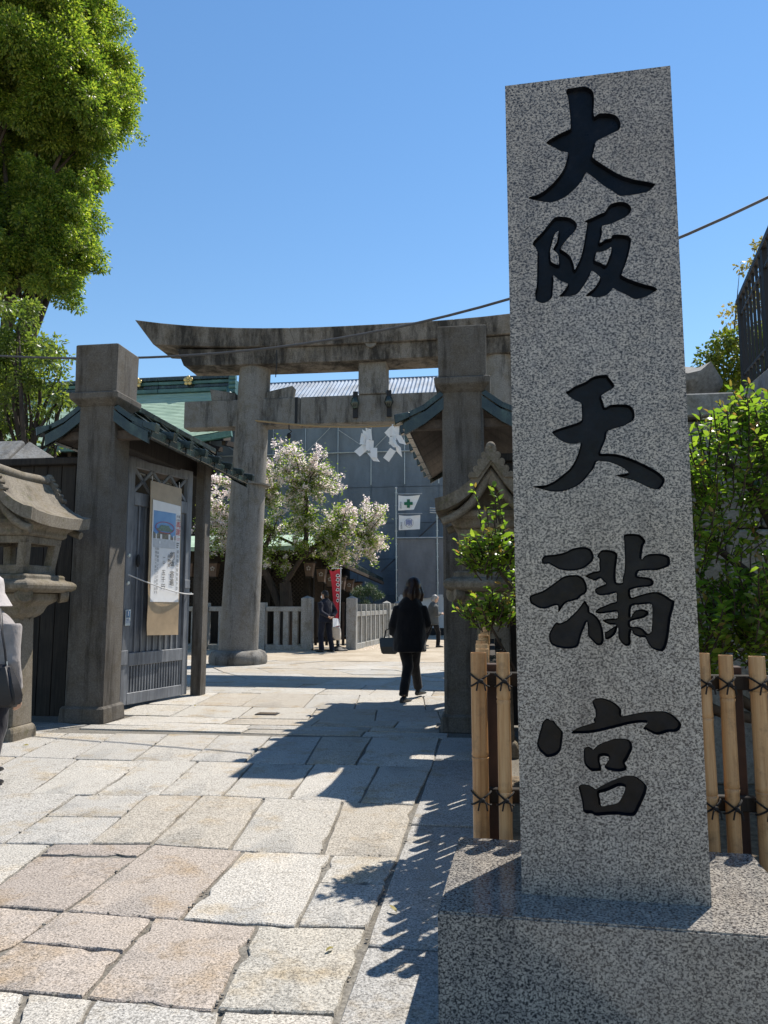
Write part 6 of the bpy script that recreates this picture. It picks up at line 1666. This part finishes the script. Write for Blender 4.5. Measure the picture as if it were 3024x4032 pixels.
# --- man in a dark suit, turned to the left, papers held behind his back
Mn = Thing("person", (-4.42, 19.95, 0.0), "man in dark navy suit and white face mask standing by the wooden yard gate", "person")
Mn.o.rotation_euler = (0, 0, R(58))
b = MB()
torso(b, [(0, 0, 0.8, 0.14, 0.1), (0, 0, 1.05, 0.135, 0.09), (0, 0, 1.25, 0.16, 0.09), (0, 0, 1.34, 0.1, 0.06)])
lb(b, [(0, 0.0, 1.32), (0, 0.02, 1.42)], [0.06, 0.055])
head(b, (0, 0.04, 1.515), 1.0, R(12), R(-6))
ML = [(-0.1, 0, 0.86), (-0.115, 0.06, 0.47), (-0.12, 0.02, 0.08)]; MR = [(0.1, 0, 0.86), (0.13, -0.03, 0.47), (0.16, -0.1, 0.08)]
for q in (ML, MR): lb(b, q, [0.085, 0.06, 0.042])
aL = [(-0.2, 0, 1.3), (-0.27, -0.1, 1.05), (-0.08, -0.2, 0.93)]; aR = [(0.2, 0, 1.3), (0.28, -0.1, 1.05), (0.08, -0.2, 0.92)]
for q in (aL, aR): lb(b, q, [0.05, 0.042, 0.028])
hand(b, aL[2], (1, -0.1, -0.2), (0, -0.4, -0.6), 1); hand(b, aR[2], (-1, -0.1, -0.1), (0, -0.4, -0.6), -1)
figure_mesh(b, "body", M_SKIN, Mn, 0.011, 4)
c = MB()
rings_body(c, [(0, 0.0, 1.42, 0.07, 0.07), (0, 0, 1.37, 0.13, 0.1), (0, 0, 1.31, 0.215, 0.125), (0, 0, 1.15, 0.215, 0.145), (0, 0, 1.0, 0.2, 0.14), (0, 0, 0.84, 0.215, 0.16), (0, 0, 0.78, 0.22, 0.165)])
for q in (aL, aR): lb(c, [Vector(q[0]) + Vector((0, 0, 0.03)), q[0], Vector(q[0]).lerp(Vector(q[1]), .5), q[1], Vector(q[1]).lerp(Vector(q[2]), .92)], [0.05, 0.076, 0.068, 0.064, 0.05])
figure_mesh(c, "jacket", M_SUIT, Mn, 0.013, 5, wrinkle=0.008, seed=1)
c = MB()
rings_body(c, [(0, 0, 0.92, 0.16, 0.13), (0, 0, 0.78, 0.17, 0.135)])
for q in (ML, MR): lb(c, [q[0], Vector(q[0]).lerp(Vector(q[1]), .5), q[1], Vector(q[1]).lerp(Vector(q[2]), .5), Vector(q[2]) + Vector((0, 0, -0.03))], [0.1, 0.094, 0.08, 0.074, 0.072])
figure_mesh(c, "trousers", M_SUIT, Mn, 0.013, 4, wrinkle=0.008, seed=3)
for q in (ML, MR):
    c = MB(); shoe(c, (q[2][0], q[2][1], 0.0), (0.05 * (1 if q[2][0] > 0 else -1), 1, 0), 0.27); c.build("shoe", M_LEATHER, Mn, local=True, smooth=60)
c = MB(); c.ell((0, 0.022, 1.56), (0.088, 0.105, 0.09), 16, 10); c.ell((0, -0.03, 1.5), (0.082, 0.07, 0.09), 14, 9)
figure_mesh(c, "hair", M_HAIRBLK, Mn, 0.011, 4, wrinkle=0.005)
c = MB(); c.ell((-0.012, 0.105, 1.462), (0.055, 0.042, 0.055), 14, 9); c.build("face_mask", M_WHITE, Mn, local=True, smooth=60)
c = MB(); c.extr([(-0.02, -0.3, 0.66), (0.3, -0.24, 0.70), (0.27, -0.22, 0.88), (0.02, -0.26, 0.90)], (0.004, 0.012, 0.0))
pp = Thing("papers", (-4.42, 19.95, 0.0), "white papers held behind the suited man's back", "papers"); pp.o.rotation_euler = (0, 0, R(58))
c.build("sheet", M_WHITE, pp, local=True)
bg_ = Thing("paper_bag", (-4.2, 20.15, 0.3), "crumpled pale paper bag beside the suited man's legs and banner foot", "bag")
MB().loft([[(x * k + dx_, y * k, z) for x, y in ((-0.13, -0.08), (0.13, -0.08), (0.13, 0.08), (-0.13, 0.08))] for z, k, dx_ in ((0.0, 0.6, 0.08), (0.12, 0.95, 0.04), (0.3, 1.0, 0.02), (0.36, 0.9, 0.0))]).build("bag_body", plain("pale_paper", (0.55, 0.5, 0.44), 0.8, 0.1), bg_, local=True, bevel=0.02)

# --- far woman with short grey hair, looking down to the right
Fw = Thing("person", (-1.72, 22.4, 0.0), "person with short grey hair and grey tweed jacket looking down near the white hoarding", "person")
Fw.o.rotation_euler = (0, 0, R(-62))
b = MB()
torso(b, [(0, 0, 0.75, 0.14, 0.1), (0, 0, 1.0, 0.13, 0.09), (0, 0.02, 1.17, 0.15, 0.085), (0, 0.02, 1.25, 0.09, 0.055)]); lb(b, [(0, 0.02, 1.22), (0, 0.06, 1.33)], [0.055, 0.05])
head(b, (0, 0.1, 1.41), 0.95, 0, R(-26))
FL = [(-0.09, 0, 0.8), (-0.1, -0.1, 0.44), (-0.1, -0.26, 0.1)]; FR = [(0.09, 0, 0.8), (0.1, 0.14, 0.44), (0.1, 0.12, 0.08)]
for q in (FL, FR): lb(b, q, [0.08, 0.055, 0.04])
fa = [(-0.19, 0.02, 1.2), (-0.23, 0.03, 0.96), (-0.08, 0.24, 0.98)]; fb = [(0.19, 0.02, 1.2), (0.23, 0.03, 0.96), (0.08, 0.24, 0.98)]
for q in (fa, fb): lb(b, q, [0.048, 0.04, 0.027])
hand(b, fa[2], (0.5, 1, 0.2), (0.4, 0, -0.4), 1); hand(b, fb[2], (-0.5, 1, 0.2), (-0.4, 0, -0.4), -1)
figure_mesh(b, "body", M_SKIN, Fw, 0.012, 4)
c = MB()
rings_body(c, [(0, 0.02, 1.32, 0.07, 0.07), (0, 0.02, 1.27, 0.13, 0.1), (0, 0.02, 1.21, 0.205, 0.125), (0, 0, 1.05, 0.21, 0.15), (0, 0, 0.88, 0.205, 0.155), (0, 0, 0.66, 0.225, 0.18)])
for q in (fa, fb): lb(c, [q[0], Vector(q[0]).lerp(Vector(q[1]), .5), q[1], Vector(q[1]).lerp(Vector(q[2]), .9)], [0.075, 0.07, 0.066, 0.05])
figure_mesh(c, "jacket", M_JACKET, Fw, 0.014, 5, wrinkle=0.008, seed=4)
c = MB()
rings_body(c, [(0, 0, 0.84, 0.15, 0.12), (0, 0, 0.72, 0.16, 0.13)])
for q in (FL, FR): lb(c, [q[0], q[1], Vector(q[2]) + Vector((0, 0, -0.02))], [0.095, 0.072, 0.06])
figure_mesh(c, "trousers", M_TROUBLK, Fw, 0.014, 4, wrinkle=0.006)
c = MB(); shoe(c, (-0.1, -0.26, 0.02), (0, 1, 0), 0.24); c.build("shoe", M_LEATHER, Fw, local=True, smooth=60)
c = MB(); shoe(c, (0.1, 0.12, 0.0), (0, 1, 0), 0.24); c.build("shoe", M_LEATHER, Fw, local=True, smooth=60)
c = MB(); c.ell((0, 0.075, 1.455), (0.092, 0.105, 0.09), 16, 10); c.ell((0, 0.02, 1.4), (0.08, 0.07, 0.08), 14, 9)
figure_mesh(c, "hair", M_HAIRGR, Fw, 0.011, 3, wrinkle=0.012, seed=8)

# --- person at the left edge, seen from behind, white bucket hat
Hp = Thing("person", (-3.735, 5.2, 0.0), "person in white bucket hat and mauve grey sweatshirt at the left edge", "person")
b = MB()
torso(b, [(0, 0, 0.72, 0.14, 0.1), (0, 0, 0.98, 0.135, 0.09), (0, 0.02, 1.14, 0.15, 0.085), (0, 0.02, 1.21, 0.09, 0.055)]); lb(b, [(0, 0.02, 1.18), (0, 0.03, 1.28)], [0.055, 0.05])
head(b, (-0.03, 0.05, 1.37), 1.0, 0, R(-8))
HLg = [(-0.09, 0, 0.78), (-0.09, 0.12, 0.43), (-0.1, 0.2, 0.1)]; HRg = [(0.09, 0, 0.78), (0.1, 0.0, 0.42), (0.11, -0.1, 0.08)]
for q in (HLg, HRg): lb(b, q, [0.085, 0.058, 0.04])
ha = [(-0.19, 0.02, 1.16), (-0.24, 0.0, 0.9), (-0.2, 0.1, 0.68)]; hb2 = [(0.185, 0.02, 1.16), (0.225, -0.02, 0.9), (0.205, 0.1, 0.66)]
for q in (ha, hb2): lb(b, q, [0.05, 0.042, 0.028])
hand(b, ha[2], (0, 0.1, -1), (0.6, 0.4, 0), 1); hand(b, hb2[2], (0, 0.1, -1), (-0.6, 0.4, 0), -1)
figure_mesh(b, "body", M_SKIN, Hp, 0.01, 4)
c = MB()
rings_body(c, [(0, 0.03, 1.27, 0.07, 0.07), (0, 0.02, 1.235, 0.12, 0.095), (0, 0.01, 1.17, 0.19, 0.125), (0, 0, 1.02, 0.205, 0.15), (0, 0, 0.88, 0.205, 0.155), (0, 0, 0.7, 0.2, 0.155), (0, 0, 0.62, 0.19, 0.15)])
for q in (ha, hb2): lb(c, [q[0], Vector(q[0]).lerp(Vector(q[1]), .5), q[1], Vector(q[1]).lerp(Vector(q[2]), .92)], [0.068, 0.066, 0.06, 0.048])
lb(c, [(-0.1, 0.0, 1.24), (0, -0.06, 1.235), (0.1, 0.0, 1.24)], [0.045, 0.055, 0.045])
figure_mesh(c, "sweatshirt", M_HOODIE, Hp, 0.011, 5, wrinkle=0.009, seed=6)
c = MB()
rings_body(c, [(0, 0, 0.8, 0.16, 0.13), (0, 0, 0.68, 0.17, 0.14)])
for q in (HLg, HRg): lb(c, [q[0], Vector(q[0]).lerp(Vector(q[1]), .5), q[1], Vector(q[1]).lerp(Vector(q[2]), .5), Vector(q[2]) + Vector((0, 0, -0.02))], [0.105, 0.1, 0.086, 0.08, 0.078])
figure_mesh(c, "trousers", cloth("dark_trousers", (0.02, 0.02, 0.027)), Hp, 0.012, 4, wrinkle=0.009, seed=7)
for q in (HLg, HRg):
    c = MB(); shoe(c, (q[2][0], q[2][1], 0.02 if q is HLg else 0.0), (0.1, 1, 0), 0.25); c.build("shoe", M_LEATHER, Hp, local=True, smooth=60)
c = MB()
prof = [(0.205, 1.32), (0.2, 1.325), (0.118, 1.40), (0.112, 1.46), (0.1, 1.505), (0.07, 1.525), (0.001, 1.53)]
prof = [(r * (0.76 if r > 0.15 else 0.84), z - (0.02 if r > 0.15 else 0)) for r, z in prof]
c.lathe([(r - 0.006, z - 0.006) for r, z in prof[:-1]][::-1] + prof, 30, (-0.03, 0.04, 0), 1.12)
c.build("hat", M_HAT, Hp, local=True, smooth=50)
sbg = Thing("shoulder_bag", (-3.545, 5.03, 0.585), "black nylon shoulder bag worn by the person in the white hat", "bag")
MB().loft([[(x * k + 0.04 * (1 - z / 0.3), y * k2, z) for x, y in ((-0.18, -0.055), (0.18, -0.055), (0.18, 0.055), (-0.18, 0.055))] for z, k, k2 in ((0.0, 0.85, 0.9), (0.06, 1.02, 1.2), (0.18, 0.88, 1.05), (0.3, 0.68, 0.5))]).build("bag_body", M_NYLON, sbg, local=True, bevel=0.02, seg=3, smooth=50)
MB().tube([(0.1, 0, 0.27), (0.085, -0.01, 0.4), (0.07, -0.03, 0.52), (0.02, 0.02, 0.64), (-0.06, 0.12, 0.69)], 0.012, 8, 0.5).build("strap", M_NYLON, sbg, local=True, smooth=60)
MB().tube([(0.1, 0, 0.26), (0.098, -0.002, 0.32)], 0.008, 6).build("clip", M_STEEL, sbg, local=True)
MB().tube([(-0.12, -0.03, 0.26), (0.0, -0.035, 0.315), (0.09, -0.03, 0.25)], 0.01, 8, 0.5).build("handle", M_NYLON, sbg, local=True, smooth=60)
